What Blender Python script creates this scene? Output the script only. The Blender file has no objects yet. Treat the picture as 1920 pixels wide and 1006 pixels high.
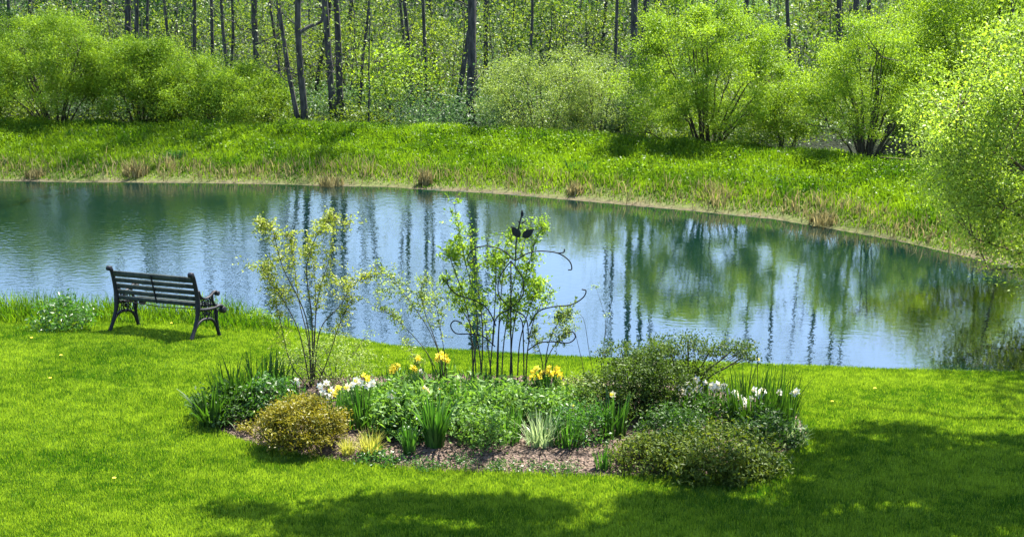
import bpy, math, random
import numpy as np
from mathutils import Vector

# ------------------------------------------------------------------ camera, sky, sun, exposure
scene = bpy.context.scene
F, CX, CY, YH, CAMZ = 2600.0, 960.0, 503.0, -160.0, 6.2      # focal length in photo pixels, horizon row, camera height over the water
PITCH = math.atan((CY - YH) / F)
cam_d = bpy.data.cameras.new("camera")
cam_d.sensor_width = 36.0
cam_d.lens = 36.0 * F / 1920.0
cam_d.clip_start, cam_d.clip_end = 0.1, 5000.0
cam = bpy.data.objects.new("camera", cam_d)
scene.collection.objects.link(cam)
cam.location = (0, 0, CAMZ)
cam.rotation_euler = (math.radians(90) - PITCH, 0, 0)
scene.camera = cam

SUN = Vector((0.17, 0.22, 0.50)).normalized()                 # towards the sun: high, beyond the pond, a little right
SUN_EL = math.asin(SUN.z)
SUN_AZ = math.atan2(SUN.x, SUN.y)                             # clockwise from +Y
world = bpy.data.worlds.new("World")
scene.world = world
world.use_nodes = True
wn, wl = world.node_tree.nodes, world.node_tree.links
wn.clear()
sky = wn.new("ShaderNodeTexSky")
sky.sky_type = 'NISHITA'
sky.sun_disc = False
sky.sun_elevation = SUN_EL
sky.sun_rotation = SUN_AZ
sky.air_density = 1.0
sky.dust_density = .8
sky.ozone_density = 3.0
bg = wn.new("ShaderNodeBackground")
bg.inputs["Strength"].default_value = 0.095
wo = wn.new("ShaderNodeOutputWorld")
wl.new(sky.outputs[0], bg.inputs[0])
wl.new(bg.outputs[0], wo.inputs[0])
sl = bpy.data.lights.new("sun", 'SUN')
sl.energy = 5.0
sl.angle = math.radians(0.53)
sl.color = (1.0, 0.95, 0.86)
so = bpy.data.objects.new("sun", sl)
so.rotation_euler = (-SUN).to_track_quat('-Z', 'Y').to_euler()
scene.collection.objects.link(so)
scene.view_settings.view_transform = 'Standard'
scene.view_settings.look = 'None'
scene.view_settings.gamma = 1.0
scene.view_settings.exposure = 2.2
scene.cycles.max_bounces = 8
scene.cycles.diffuse_bounces = 3
scene.cycles.transparent_max_bounces = 4

rs = np.random.RandomState(7)
R = random.Random(11)

# ------------------------------------------------------------------ geometry helpers
def ray(px, py):
    c, s = math.cos(PITCH), math.sin(PITCH)
    a, b = (px - CX) / F, (CY - py) / F
    return np.array([a, b * s + c, b * c - s])

def at(px, py, z):
    d = ray(px, py); t = (z - CAMZ) / d[2]
    return np.array([0, 0, CAMZ]) + d * t

def aty(px, py, y):
    d = ray(px, py); t = y / d[1]
    return np.array([0, 0, CAMZ]) + d * t

def ppm(y, z=1.0):
    return F / (y * math.cos(PITCH) + (CAMZ - z) * math.sin(PITCH))

def vnoise(x, y, sc, seed=0):
    x = np.asarray(x, float) / sc + seed * 17.3; y = np.asarray(y, float) / sc - seed * 9.1
    xi = np.floor(x).astype(np.int64); yi = np.floor(y).astype(np.int64)
    fx, fy = x - xi, y - yi
    fx = fx * fx * (3 - 2 * fx); fy = fy * fy * (3 - 2 * fy)
    def h(a, b):
        n = (a * 374761393 + b * 668265263 + seed * 1274126177) & 0xffffffff
        n = ((n ^ (n >> 13)) * 1274126177) & 0xffffffff
        return ((n ^ (n >> 16)) & 0xffff) / 65535.0
    return (h(xi, yi) * (1 - fx) + h(xi + 1, yi) * fx) * (1 - fy) + (h(xi, yi + 1) * (1 - fx) + h(xi + 1, yi + 1) * fx) * fy

def poly_sd(x, y, P):
    """signed distance to polygon P, negative inside"""
    x = np.asarray(x, float); y = np.asarray(y, float)
    best = np.full(x.shape, 1e18); inside = np.zeros(x.shape, bool)
    n = len(P)
    for i in range(n):
        ax, ay = P[i]; bx, by = P[(i + 1) % n]
        ex, ey = bx - ax, by - ay
        t = np.clip(((x - ax) * ex + (y - ay) * ey) / (ex * ex + ey * ey), 0, 1)
        d2 = (x - ax - t * ex) ** 2 + (y - ay - t * ey) ** 2
        best = np.minimum(best, d2)
        c = ((ay > y) != (by > y))
        with np.errstate(divide='ignore', invalid='ignore'):
            xc = (bx - ax) * (y - ay) / (by - ay + 1e-12) + ax
        inside ^= c & (x < xc)
    d = np.sqrt(best)
    return np.where(inside, -d, d)

near_px = [(-60, 584), (60, 586), (200, 588), (330, 588), (430, 590), (520, 603), (620, 628), (740, 646), (900, 658), (1100, 667),
           (1300, 677), (1500, 684), (1700, 689), (1920, 694)]
far_px = [(2150, 590), (2080, 548), (1920, 508), (1800, 478), (1680, 452), (1560, 430), (1450, 411), (1300, 396), (1100, 377), (900, 361), (720, 351),
          (450, 345), (200, 342), (0, 340), (-200, 341)]
near = [at(a, b, 0.28)[:2] + np.array([0, 0.22]) for a, b in near_px]
far = [at(a, b, 0.0)[:2] for a, b in far_px]
POND = [np.array([-17.0, near[0][1] + .5])] + near + [np.array([9.2, 19.4])] + far + [np.array([-19.0, 31.0]), np.array([-21.0, 26.0])]
def densify(P, step, wob, seed):
    out = []
    for i in range(len(P)):
        a, b = P[i], P[(i + 1) % len(P)]
        L = np.linalg.norm(b - a); n = max(1, int(L / step))
        for k in range(n):
            p = a + (b - a) * k / n
            out.append(p + wob * np.array([0, vnoise(p[0] + p[1], p[1], 0.8, seed) - .5]) * 2)
    return out
POND = densify(POND, 0.8, 0.09, 3)
nearx = np.array([p[0] for p in near]); neary = np.array([p[1] for p in near])

def smooth(a, b, t):
    t = np.clip((t - a) / (b - a), 0, 1); return t * t * (3 - 2 * t)

def terrain(x, y, d=None):
    x = np.asarray(x, float); y = np.asarray(y, float)
    if d is None: d = poly_sd(x, y, POND)
    dn = np.maximum(d, 0)
    zn = 0.27 * smooth(0, .35, dn) + 0.15 * np.clip(dn - .2, 0, 2.2) + .06 * np.clip(dn - 2.4, 0, 5) + .004 * np.clip(dn - 8, 0, 60)
    zf = 0.05 * smooth(0, .25, dn) + .20 * smooth(.2, 1.1, dn) + .26 * smooth(.8, 3.6, dn) - .30 * smooth(3.8, 7, dn) + .008 * np.clip(dn - 7.5, 0, 200)
    ym = np.interp(x, nearx, neary) + 1.0
    w = smooth(0.2, 3.5, y - ym)
    z = zn * (1 - w) + zf * w
    z = z + (vnoise(x, y, 2.3, 5) - .5) * .06 * smooth(.3, 2, dn) + (vnoise(x, y, 9, 6) - .5) * .5 * smooth(8, 25, dn) * w
    return np.where(d < 0, -np.minimum(-d * .45, 1.4), z)

def tz(x, y): return float(terrain(np.array([x]), np.array([y]))[0])

def ground(px, py):
    d = ray(px, py); o = np.array([0, 0, CAMZ])
    t = np.linspace(8, 90, 1400)
    P = o + d * t[:, None]
    h = P[:, 2] - terrain(P[:, 0], P[:, 1])
    i = int(np.argmax(h < 0))
    if i == 0: i = len(t) - 1
    f = h[i - 1] / (h[i - 1] - h[i] + 1e-9)
    p = P[i - 1] * (1 - f) + P[i] * f
    p[2] = tz(p[0], p[1])
    return p

# ------------------------------------------------------------------ materials
def new_mat(name):
    m = bpy.data.materials.new(name); m.use_nodes = True
    nt = m.node_tree; nt.nodes.clear()
    return m, nt.nodes, nt.links

def leaf_mat(name, dark, light, trans=0.45, tcol=None, rough=0.45, spec=0.35, mid=None):
    """two-tone leaf: face attribute 'tint' picks the leaf's own colour; light passes through thin leaves"""
    m, n, l = new_mat(name)
    at_ = n.new("ShaderNodeAttribute"); at_.attribute_name = "tint"
    cr = n.new("ShaderNodeValToRGB")
    cr.color_ramp.elements[0].color = (*dark, 1); cr.color_ramp.elements[1].color = (*light, 1)
    if mid:
        e = cr.color_ramp.elements.new(.5); e.color = (*mid, 1)
    l.new(at_.outputs["Fac"], cr.inputs[0])
    p = n.new("ShaderNodeBsdfPrincipled")
    p.inputs["Roughness"].default_value = rough
    p.inputs["Specular IOR Level"].default_value = spec
    l.new(cr.outputs[0], p.inputs["Base Color"])
    t = n.new("ShaderNodeBsdfTranslucent")
    mx = n.new("ShaderNodeMix"); mx.data_type = 'RGBA'; mx.blend_type = 'MULTIPLY'
    mx.inputs["Factor"].default_value = 1.0
    mx.inputs[7].default_value = (*(tcol or (2.2, 2.3, 1.0)), 1)
    l.new(cr.outputs[0], mx.inputs[6])
    l.new(mx.outputs[2], t.inputs[0])
    ms = n.new("ShaderNodeMixShader"); ms.inputs[0].default_value = trans
    l.new(p.outputs[0], ms.inputs[1]); l.new(t.outputs[0], ms.inputs[2])
    o = n.new("ShaderNodeOutputMaterial"); l.new(ms.outputs[0], o.inputs[0])
    return m

def bark_mat(name, a, b, scale=14, bump=.5):
    m, n, l = new_mat(name)
    tc = n.new("ShaderNodeTexCoord")
    mp = n.new("ShaderNodeMapping"); mp.inputs["Scale"].default_value = (1, 1, .25)
    nz = n.new("ShaderNodeTexNoise"); nz.inputs["Scale"].default_value = scale; nz.inputs["Detail"].default_value = 6
    cr = n.new("ShaderNodeValToRGB")
    cr.color_ramp.elements[0].position = .35; cr.color_ramp.elements[1].position = .7
    cr.color_ramp.elements[0].color = (*a, 1); cr.color_ramp.elements[1].color = (*b, 1)
    bp = n.new("ShaderNodeBump"); bp.inputs["Strength"].default_value = bump; bp.inputs["Distance"].default_value = .03
    p = n.new("ShaderNodeBsdfPrincipled"); p.inputs["Roughness"].default_value = .85; p.inputs["Specular IOR Level"].default_value = .2
    o = n.new("ShaderNodeOutputMaterial")
    l.new(tc.outputs["Object"], mp.inputs[0]); l.new(mp.outputs[0], nz.inputs[0]); l.new(nz.outputs[0], cr.inputs[0])
    l.new(cr.outputs[0], p.inputs["Base Color"]); l.new(nz.outputs[0], bp.inputs["Height"]); l.new(bp.outputs[0], p.inputs["Normal"])
    l.new(p.outputs[0], o.inputs[0])
    return m

M = {}
M['grass'] = leaf_mat("lawn_grass", (.030, .095, .004), (.23, .34, .028), .45, (1.5, 1.45, .6), .45, .5)
M['meadow'] = leaf_mat("meadow_leaf", (0.035, 0.095, 0.004), (0.16, 0.26, 0.012), .5, (1.48, 1.48, 0.59), .5, .25)
M['dry'] = leaf_mat("dry_grass", (.10, .095, .035), (.34, .30, .13), .3, (1.2, 1.1, 1.0), .7, .1)
M['willow'] = leaf_mat("willow_leaf", (.040, .105, .005), (.27, .41, .034), .38, (1.7, 1.6, .6), .55, .2)
M['willow_pale'] = leaf_mat("pale_willow_leaf", (0.055, 0.105, 0.014), (.32, .46, .06), .42, (1.6, 1.55, 0.65), .5, .3)
M['shrub'] = leaf_mat("shrub_leaf", (0.055, 0.1, 0.018), (0.29, 0.38, 0.095), .36, (1.6, 1.6, 0.7), .5, .25)
M['forest'] = leaf_mat("forest_leaf", (0.025, 0.065, 0.008), (0.15, 0.23, 0.03), .45, (1.6, 1.41, 0.59), .5, .3)
M['cool'] = leaf_mat("undergrowth_leaf", (.035, .08, .025), (.11, .18, .07), .4, (1.18, 1.33, 0.74), .5, .3)
M['evergreen'] = leaf_mat("evergreen_leaf", (.008, .035, .006), (.03, .09, .012), .25, (1.18, 1.33, 0.59), .5, .3)
M['bronze'] = leaf_mat("bronze_leaf", (.055, .075, .008), (.28, .27, .03), .4, (1.18, 1.11, 0.52), .45, .3, mid=(.17, .15, .012))
M['gold'] = leaf_mat("golden_grass", (.20, .22, .03), (.50, .48, .12), .4, (1.3, 1.3, .7), .5, .3)
M['strap'] = leaf_mat("strap_leaf", (.02, .07, .010), (.07, .16, .025), .4, (1.48, 1.63, 0.59), .38, .45)
M['dark'] = leaf_mat("dark_leaf", (.014, .042, .006), (.055, .12, .014), .35, (1.41, 1.55, 0.59), .5, .3)
M['peony'] = leaf_mat("peony_leaf", (.04, .11, .015), (.16, .28, .05), .4, (1.41, 1.41, 0.59), .5, .3)
M['airy'] = leaf_mat("airy_shrub_leaf", (.09, .13, .015), (.30, .34, .05), .45, (1.18, 1.26, 0.52), .45, .3)
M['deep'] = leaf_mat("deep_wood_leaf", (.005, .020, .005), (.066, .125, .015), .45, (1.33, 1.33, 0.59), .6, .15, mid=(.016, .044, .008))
M['cotoneaster'] = leaf_mat("small_dark_leaf", (.02, .045, .008), (.09, .14, .02), .35, (1.33, 1.41, 0.52), .55, .2)
M['varieg'] = leaf_mat("variegated_leaf", (.08, .17, .05), (.42, .50, .28), .35, (1.3, 1.3, .9), .4, .4)
M['olive'] = leaf_mat("olive_leaf", (.025, .055, .008), (.15, .20, .025), .4, (1.26, 1.18, 0.52), .55, .2)
M['white'] = leaf_mat("white_petal", (.70, .70, .62), (.86, .86, .82), .35, (1, 1, 1), .5, .2)
M['yellow'] = leaf_mat("yellow_petal", (.84, .68, .04), (.88, .80, .14), .35, (1, .95, .6), .5, .2)
M['cream'] = leaf_mat("cream_petal", (.75, .66, .42), (.85, .80, .60), .35, (1, 1, .9), .5, .2)
M['bark'] = bark_mat("grey_bark", (.022, .022, .021), (.085, .08, .074), 12)
M['bark2'] = bark_mat("brown_bark", (.03, .022, .014), (.11, .085, .055), 16)
M['stem'] = bark_mat("shrub_stem", (.03, .028, .018), (.09, .08, .05), 30, .2)
M['greenstem'] = bark_mat("green_stem", (.03, .05, .012), (.08, .12, .03), 30, .1)

# ------------------------------------------------------------------ mesh builders
def link(o): scene.collection.objects.link(o); return o

def mesh_obj(name, V, Q, mats, tint=None, parent=None, smooth_=False, midx=None, loc=None):
    V = np.asarray(V, np.float32).reshape(-1, 3); Q = np.asarray(Q, np.int32).reshape(-1, 4)
    if loc is not None: V = V - np.asarray(loc, np.float32)
    me = bpy.data.meshes.new(name)
    me.vertices.add(len(V)); me.vertices.foreach_set("co", V.ravel())
    me.loops.add(Q.size); me.loops.foreach_set("vertex_index", Q.ravel())
    me.polygons.add(len(Q)); me.polygons.foreach_set("loop_start", np.arange(0, Q.size, 4, dtype=np.int32))
    if smooth_: me.polygons.foreach_set("use_smooth", np.ones(len(Q), bool))
    if not isinstance(mats, (list, tuple)): mats = [mats]
    for m in mats: me.materials.append(m)
    if midx is not None: me.polygons.foreach_set("material_index", np.asarray(midx, np.int32))
    if tint is not None:
        a = me.attributes.new("tint", 'FLOAT', 'FACE'); a.data.foreach_set("value", np.asarray(tint, np.float32))
    me.update(calc_edges=True)
    o = bpy.data.objects.new(name, me); link(o)
    if loc is not None and parent is None: o.location = loc
    if parent is not None: o.parent = parent
    return o

def root(name, loc, label, cat, group=None, rz=0.0):
    o = bpy.data.objects.new(name, None); o.empty_display_size = .2
    o.location = loc; o.rotation_euler = (0, 0, rz)
    o['label'] = label; o['category'] = cat
    if group: o['group'] = group
    return link(o)

class Acc:
    def __init__(s): s.V = []; s.Q = []; s.T = []; s.M = []; s.n = 0
    def add(s, V, Q, t=None, m=0):
        V = np.asarray(V, float).reshape(-1, 3); Q = np.asarray(Q, int).reshape(-1, 4)
        s.V.append(V); s.Q.append(Q + s.n); s.n += len(V)
        s.T.append(np.full(len(Q), .5) if t is None else np.broadcast_to(t, (len(Q),))); s.M.append(np.full(len(Q), m))
    def obj(s, name, mats, parent=None, sm=False, loc=None):
        return mesh_obj(name, np.vstack(s.V), np.vstack(s.Q), mats, np.concatenate(s.T), parent, sm, np.concatenate(s.M), loc)

def tube(P, rad, sides=6, flat=1.0, cap=True):
    P = np.asarray(P, float); n = len(P)
    rad = np.broadcast_to(np.asarray(rad, float), (n,))
    T = np.gradient(P, axis=0); T /= np.linalg.norm(T, axis=1)[:, None] + 1e-9
    ref = np.array([0, 1., 0]) if abs(T[:, 1]).mean() < .8 else np.array([1., 0, 0])
    N = np.cross(T, ref); N /= np.linalg.norm(N, axis=1)[:, None] + 1e-9
    B = np.cross(T, N)
    a = np.linspace(0, 2 * math.pi, sides, endpoint=False)
    V = P[:, None] + rad[:, None, None] * (N[:, None] * np.cos(a)[None, :, None] + flat * B[:, None] * np.sin(a)[None, :, None])
    i = np.arange(n - 1)[:, None] * sides; j = np.arange(sides)[None]; k = (j + 1) % sides
    Q = np.stack([i + j, i + k, i + k + sides, i + j + sides], -1).reshape(-1, 4)
    V = V.reshape(-1, 3)
    if cap:
        c = np.array([P[0], P[-1]]); nv = len(V); V = np.vstack([V, c])
        e = []
        for q in range(0, sides, 1):
            e.append([nv, (q + 1) % sides, q, nv]); e.append([nv + 1, (n - 1) * sides + q, (n - 1) * sides + (q + 1) % sides, nv + 1])
        # make caps as real quads over pairs of sides
        if sides % 2 == 0:
            e = []
            for q in range(0, sides, 2):
                e.append([nv, (q + 2) % sides, q + 1, q]); b = (n - 1) * sides
                e.append([nv + 1, b + q, b + q + 1, b + (q + 2) % sides])
            Q = np.vstack([Q, e])
    return V, Q

def box(c, s, rot=None):
    c = np.asarray(c, float); h = np.asarray(s, float) / 2
    V = np.array([[x, y, z] for z in (-1, 1) for y in (-1, 1) for x in (-1, 1)]) * h
    if rot is not None: V = V @ np.asarray(rot).T
    Q = [[0, 2, 3, 1], [4, 5, 7, 6], [0, 1, 5, 4], [2, 6, 7, 3], [0, 4, 6, 2], [1, 3, 7, 5]]
    return V + c, Q

def rand_dirs(n, up=0.0):
    d = rs.normal(size=(n, 3)); d[:, 2] += up
    return d / (np.linalg.norm(d, axis=1)[:, None] + 1e-9)

def leaves(C, size, aspect=.4, up=.2, var=.3, droop=0.0):
    """one bent rhombus per leaf, at points C"""
    n = len(C)
    D = rand_dirs(n, up); D[:, 2] -= droop
    D /= np.linalg.norm(D, axis=1)[:, None]
    N = rand_dirs(n, 1.1)
    S = np.cross(D, N); S /= np.linalg.norm(S, axis=1)[:, None] + 1e-9
    N = np.cross(S, D)
    L = size * (1 + var * rs.uniform(-1, 1, n))[:, None]
    w = L * aspect * .5
    mid = C + D * L * .45
    V = np.stack([C, mid + S * w + N * w * .3, C + D * L - N * L * .08, mid - S * w + N * w * .3], 1).reshape(-1, 3)
    Q = np.arange(4 * n).reshape(n, 4)
    return V, Q

def blades(B, length, width, lean, segs=1, az=None, curl=.6, face=None):
    """grass or strap leaves from bases B: ribbons that arch over"""
    n = len(B)
    if az is None: az = rs.uniform(0, 2 * math.pi, n)
    L = np.broadcast_to(length, (n,)); W = np.broadcast_to(width, (n,)); K = np.broadcast_to(lean, (n,))
    dirx, diry = np.cos(az), np.sin(az)
    f = rs.uniform(0, math.pi, n) if face is None else face
    sx, sy = np.cos(f), np.sin(f)
    rows = []
    pos = np.array(B, float); ang = K * (1 - curl)
    for s in range(segs + 1):
        t = s / segs
        w = W * (1 - t ** 2.2) * .5 + W * .06 if segs > 1 else W * (.5 if s == 0 else .12)
        rows.append(np.stack([pos - np.stack([sx * w, sy * w, 0 * w], 1), pos + np.stack([sx * w, sy * w, 0 * w], 1)], 1))
        a = ang + K * curl * 2 * (t)
        st = L / segs
        pos = pos + np.stack([dirx * np.sin(a) * st, diry * np.sin(a) * st, np.cos(a) * st], 1)
    V = np.concatenate(rows, 1).reshape(-1, 3)          # per blade: 2*(segs+1)
    k = 2 * (segs + 1)
    base = np.arange(n)[:, None] * k
    Q = np.concatenate([np.stack([base[:, 0] + 2 * s, base[:, 0] + 2 * s + 1, base[:, 0] + 2 * s + 3, base[:, 0] + 2 * s + 2], 1)[:, None] for s in range(segs)], 1).reshape(-1, 4)
    return V, Q

def bez(a, b, c, n=7):
    t = np.linspace(0, 1, n)[:, None]
    return (1 - t) ** 2 * a + 2 * t * (1 - t) * b + t * t * c

# ------------------------------------------------------------------ the flower bed outline
bed_px = [(372, 775), (395, 800), (440, 822), (500, 842), (600, 860), (690, 873), (800, 882), (950, 889), (1100, 893), (1250, 895), (1350, 890),
          (1430, 872), (1490, 848), (1515, 815), (1495, 778), (1420, 745), (1250, 722), (1000, 708), (750, 704), (560, 712), (430, 735)]
BED = [ground(a, b)[:2] for a, b in bed_px]
BED = densify(BED, .25, .035, 8)

# ------------------------------------------------------------------ setting: ground, water, bed
def axis(lo, hi, step, far_lo, far_hi):
    a = list(np.arange(lo, hi + 1e-6, step)); s = step
    while a[-1] < far_hi: s *= 1.25; a.append(a[-1] + s)
    s = step; b = []; p = lo
    while p > far_lo: s *= 1.25; p -= s; b.append(p)
    return np.array(b[::-1] + a)
gx = axis(-19, 19, .2, -1500, 1500); gy = axis(8, 44, .2, -400, 3000)
X, Y = np.meshgrid(gx, gy); xf, yf = X.ravel(), Y.ravel()
D = poly_sd(xf, yf, POND)
Z = terrain(xf, yf, D)
nx = len(gx)
i = np.arange(len(gy) - 1)[:, None] * nx + np.arange(nx - 1)[None]
Q = np.stack([i, i + 1, i + nx + 1, i + nx], -1).reshape(-1, 4)
col = np.zeros((len(xf), 4)); col[:, 3] = 1
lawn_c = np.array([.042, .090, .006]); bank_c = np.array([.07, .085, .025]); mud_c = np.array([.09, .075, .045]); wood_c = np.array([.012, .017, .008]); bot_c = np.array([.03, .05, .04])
wfar = smooth(.2, 2.5, yf - (np.interp(xf, nearx, neary) + 1.0))[:, None]
c = lawn_c * (1 - wfar) + bank_c * wfar
dd = (D + (vnoise(xf, yf, .7, 9) - .5) * .35)[:, None]
c = c * (1 - wfar * (1 - smooth(.02, .2, dd))) + mud_c * wfar * (1 - smooth(.02, .2, dd))
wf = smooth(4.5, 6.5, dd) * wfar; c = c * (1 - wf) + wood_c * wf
c = np.where(dd < -.15, bot_c, c)
col[:, :3] = c
go = mesh_obj("ground", np.stack([xf, yf, Z], 1), Q, [], smooth_=True)
ca = go.data.attributes.new("zone", 'FLOAT_COLOR', 'POINT'); ca.data.foreach_set("color", col.astype(np.float32).ravel())
m, n, l = new_mat("ground_soil")
a_ = n.new("ShaderNodeAttribute"); a_.attribute_name = "zone"
tc = n.new("ShaderNodeTexCoord")
nz = n.new("ShaderNodeTexNoise"); nz.inputs["Scale"].default_value = 9; nz.inputs["Detail"].default_value = 8; nz.inputs["Roughness"].default_value = .7
mr = n.new("ShaderNodeMapRange"); mr.inputs[1].default_value = .3; mr.inputs[2].default_value = .7; mr.inputs[3].default_value = .55; mr.inputs[4].default_value = 1.45
mx = n.new("ShaderNodeMix"); mx.data_type = 'RGBA'; mx.blend_type = 'MULTIPLY'; mx.inputs[0].default_value = 1
p = n.new("ShaderNodeBsdfPrincipled"); p.inputs["Roughness"].default_value = .95; p.inputs["Specular IOR Level"].default_value = .1
bp = n.new("ShaderNodeBump"); bp.inputs["Strength"].default_value = .8; bp.inputs["Distance"].default_value = .05
o_ = n.new("ShaderNodeOutputMaterial")
l.new(tc.outputs["Object"], nz.inputs[0]); l.new(nz.outputs[0], mr.inputs[0]); l.new(a_.outputs["Color"], mx.inputs[6]); l.new(mr.outputs[0], mx.inputs[7])
l.new(mx.outputs[2], p.inputs["Base Color"]); l.new(nz.outputs[0], bp.inputs["Height"]); l.new(bp.outputs[0], p.inputs["Normal"]); l.new(p.outputs[0], o_.inputs[0])
go.data.materials.append(m); go['kind'] = 'structure'

# pond water
m, n, l = new_mat("pond_water")
tc = n.new("ShaderNodeTexCoord")
mp = n.new("ShaderNodeMapping"); mp.inputs["Scale"].default_value = (1.7, 2.6, 1)
n1 = n.new("ShaderNodeTexNoise"); n1.inputs["Scale"].default_value = 3.2; n1.inputs["Detail"].default_value = 3; n1.inputs["Roughness"].default_value = .5
n2 = n.new("ShaderNodeTexNoise"); n2.inputs["Scale"].default_value = .22; n2.inputs["Detail"].default_value = 2
mr = n.new("ShaderNodeMapRange"); mr.inputs[1].default_value = .35; mr.inputs[2].default_value = .65; mr.inputs[3].default_value = .35; mr.inputs[4].default_value = 1.0
mu = n.new("ShaderNodeMath"); mu.operation = 'MULTIPLY'
bp = n.new("ShaderNodeBump"); bp.inputs["Strength"].default_value = 1.0; bp.inputs["Distance"].default_value = .0085
WBUMP = bp
p = n.new("ShaderNodeBsdfPrincipled"); p.inputs["Base Color"].default_value = (.0012, .009, .008, 1)
p.inputs["Roughness"].default_value = .015; p.inputs["IOR"].default_value = 3.2; p.inputs["Specular IOR Level"].default_value = .5
o_ = n.new("ShaderNodeOutputMaterial")
l.new(tc.outputs["Object"], mp.inputs[0]); l.new(mp.outputs[0], n1.inputs[0]); l.new(tc.outputs["Object"], n2.inputs[0])
l.new(n2.outputs[0], mr.inputs[0]); l.new(n1.outputs[0], mu.inputs[0]); l.new(mr.outputs[0], mu.inputs[1]); 
sx_ = n.new("ShaderNodeSeparateXYZ"); l.new(tc.outputs["Object"], sx_.inputs[0])
mr2 = n.new("ShaderNodeMapRange"); mr2.inputs[1].default_value = -7; mr2.inputs[2].default_value = 3; mr2.inputs[3].default_value = 1.0; mr2.inputs[4].default_value = .2
l.new(sx_.outputs[0], mr2.inputs[0]); mu2 = n.new("ShaderNodeMath"); mu2.operation = 'MULTIPLY'
l.new(mu.outputs[0], mu2.inputs[0]); l.new(mr2.outputs[0], mu2.inputs[1]); l.new(mu2.outputs[0], bp.inputs["Height"])
l.new(bp.outputs[0], p.inputs["Normal"]); l.new(p.outputs[0], o_.inputs[0])
wx = np.linspace(-22, 13, 36); wy = np.linspace(17, 35.5, 20)
XX, YY = np.meshgrid(wx, wy)
i = np.arange(19)[:, None] * 36 + np.arange(35)[None]
wo_ = mesh_obj("water", np.stack([XX.ravel(), YY.ravel(), 0 * XX.ravel()], 1), np.stack([i, i + 1, i + 37, i + 36], -1), m)
wo_['kind'] = 'structure'

# mulch bed: a low mound following the lawn, plus loose bark chips
bx = np.array([p_[0] for p_ in BED]); by = np.array([p_[1] for p_ in BED])
GX, GY = np.meshgrid(np.arange(bx.min() - .1, bx.max() + .15, .06), np.arange(by.min() - .1, by.max() + .15, .06))
gsh = GX.shape
bd = -poly_sd(GX.ravel(), GY.ravel(), BED)
bz = terrain(GX.ravel(), GY.ravel()) + .006 + .07 * smooth(0, .5, bd) + .02 * (vnoise(GX.ravel(), GY.ravel(), .12, 4) - .3) * smooth(0, .2, bd)
bz = np.where(bd < 0, bz - .05, bz)
i = np.arange(gsh[0] - 1)[:, None] * gsh[1] + np.arange(gsh[1] - 1)[None]
Qb = np.stack([i, i + 1, i + gsh[1] + 1, i + gsh[1]], -1).reshape(-1, 4)
keep = (bd[Qb] > -.02).any(1); Qb = Qb[keep]
m, n, l = new_mat("mulch")
tc = n.new("ShaderNodeTexCoord")
vo = n.new("ShaderNodeTexVoronoi"); vo.inputs["Scale"].default_value = 38
nz = n.new("ShaderNodeTexNoise"); nz.inputs["Scale"].default_value = 22; nz.inputs["Detail"].default_value = 6
cr = n.new("ShaderNodeValToRGB"); cr.color_ramp.elements[0].color = (.035, .022, .014, 1); cr.color_ramp.elements[1].color = (.22, .15, .11, 1)
cr.color_ramp.elements[0].position = .3; cr.color_ramp.elements[1].position = .8
bp = n.new("ShaderNodeBump"); bp.inputs["Distance"].default_value = .03
p = n.new("ShaderNodeBsdfPrincipled"); p.inputs["Roughness"].default_value = .9
o_ = n.new("ShaderNodeOutputMaterial")
l.new(tc.outputs["Object"], vo.inputs[0]); l.new(tc.outputs["Object"], nz.inputs[0]); l.new(nz.outputs[0], cr.inputs[0]); l.new(cr.outputs[0], p.inputs["Base Color"])
l.new(vo.outputs["Distance"], bp.inputs["Height"]); l.new(bp.outputs[0], p.inputs["Normal"]); l.new(p.outputs[0], o_.inputs[0])
bo = mesh_obj("mulch_bed", np.stack([GX.ravel(), GY.ravel(), bz], 1), Qb, m, smooth_=True); bo['kind'] = 'structure'

def bed_z(x, y):
    d = -poly_sd(np.array([x]), np.array([y]), BED)[0]
    return tz(x, y) + .006 + .07 * float(smooth(0, .5, d))

def scatter(n, x0, x1, y0, y1):
    return rs.uniform(x0, x1, n), rs.uniform(y0, y1, n)

def in_view(x, y, z=1.0, pad=60):
    dy = y * math.cos(PITCH) + (CAMZ - z) * math.sin(PITCH)
    u = CX + F * x / dy
    v = CY - F * ((z - CAMZ) * math.cos(PITCH) + y * math.sin(PITCH)) / dy
    return (u > -pad) & (u < 1920 + pad) & (v < 1006 + pad)

M['chip'] = leaf_mat("bark_chip", (.022, .015, .010), (.15, .11, .075), 0.0, None, .8, .1)
cx_, cy_ = scatter(30000, bx.min(), bx.max(), by.min(), by.max())
k = poly_sd(cx_, cy_, BED) < .03
cx_, cy_ = cx_[k], cy_[k]
cz = terrain(cx_, cy_) + .012 + .07 * smooth(0, .5, -poly_sd(cx_, cy_, BED)) + rs.uniform(0, .015, len(cx_))
V, Qc = leaves(np.stack([cx_, cy_, cz], 1), .045, .4, 0, .5)
V[:, 2] = V[:, 2] * .35 + np.repeat(cz, 4) * .65
o = mesh_obj("bark_chips", V, Qc, M['chip'], rs.uniform(0, 1, len(Qc)) ** 2.0); o['kind'] = 'stuff'; o['label'] = 'loose bark mulch chips covering the soil of the flower bed'

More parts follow.
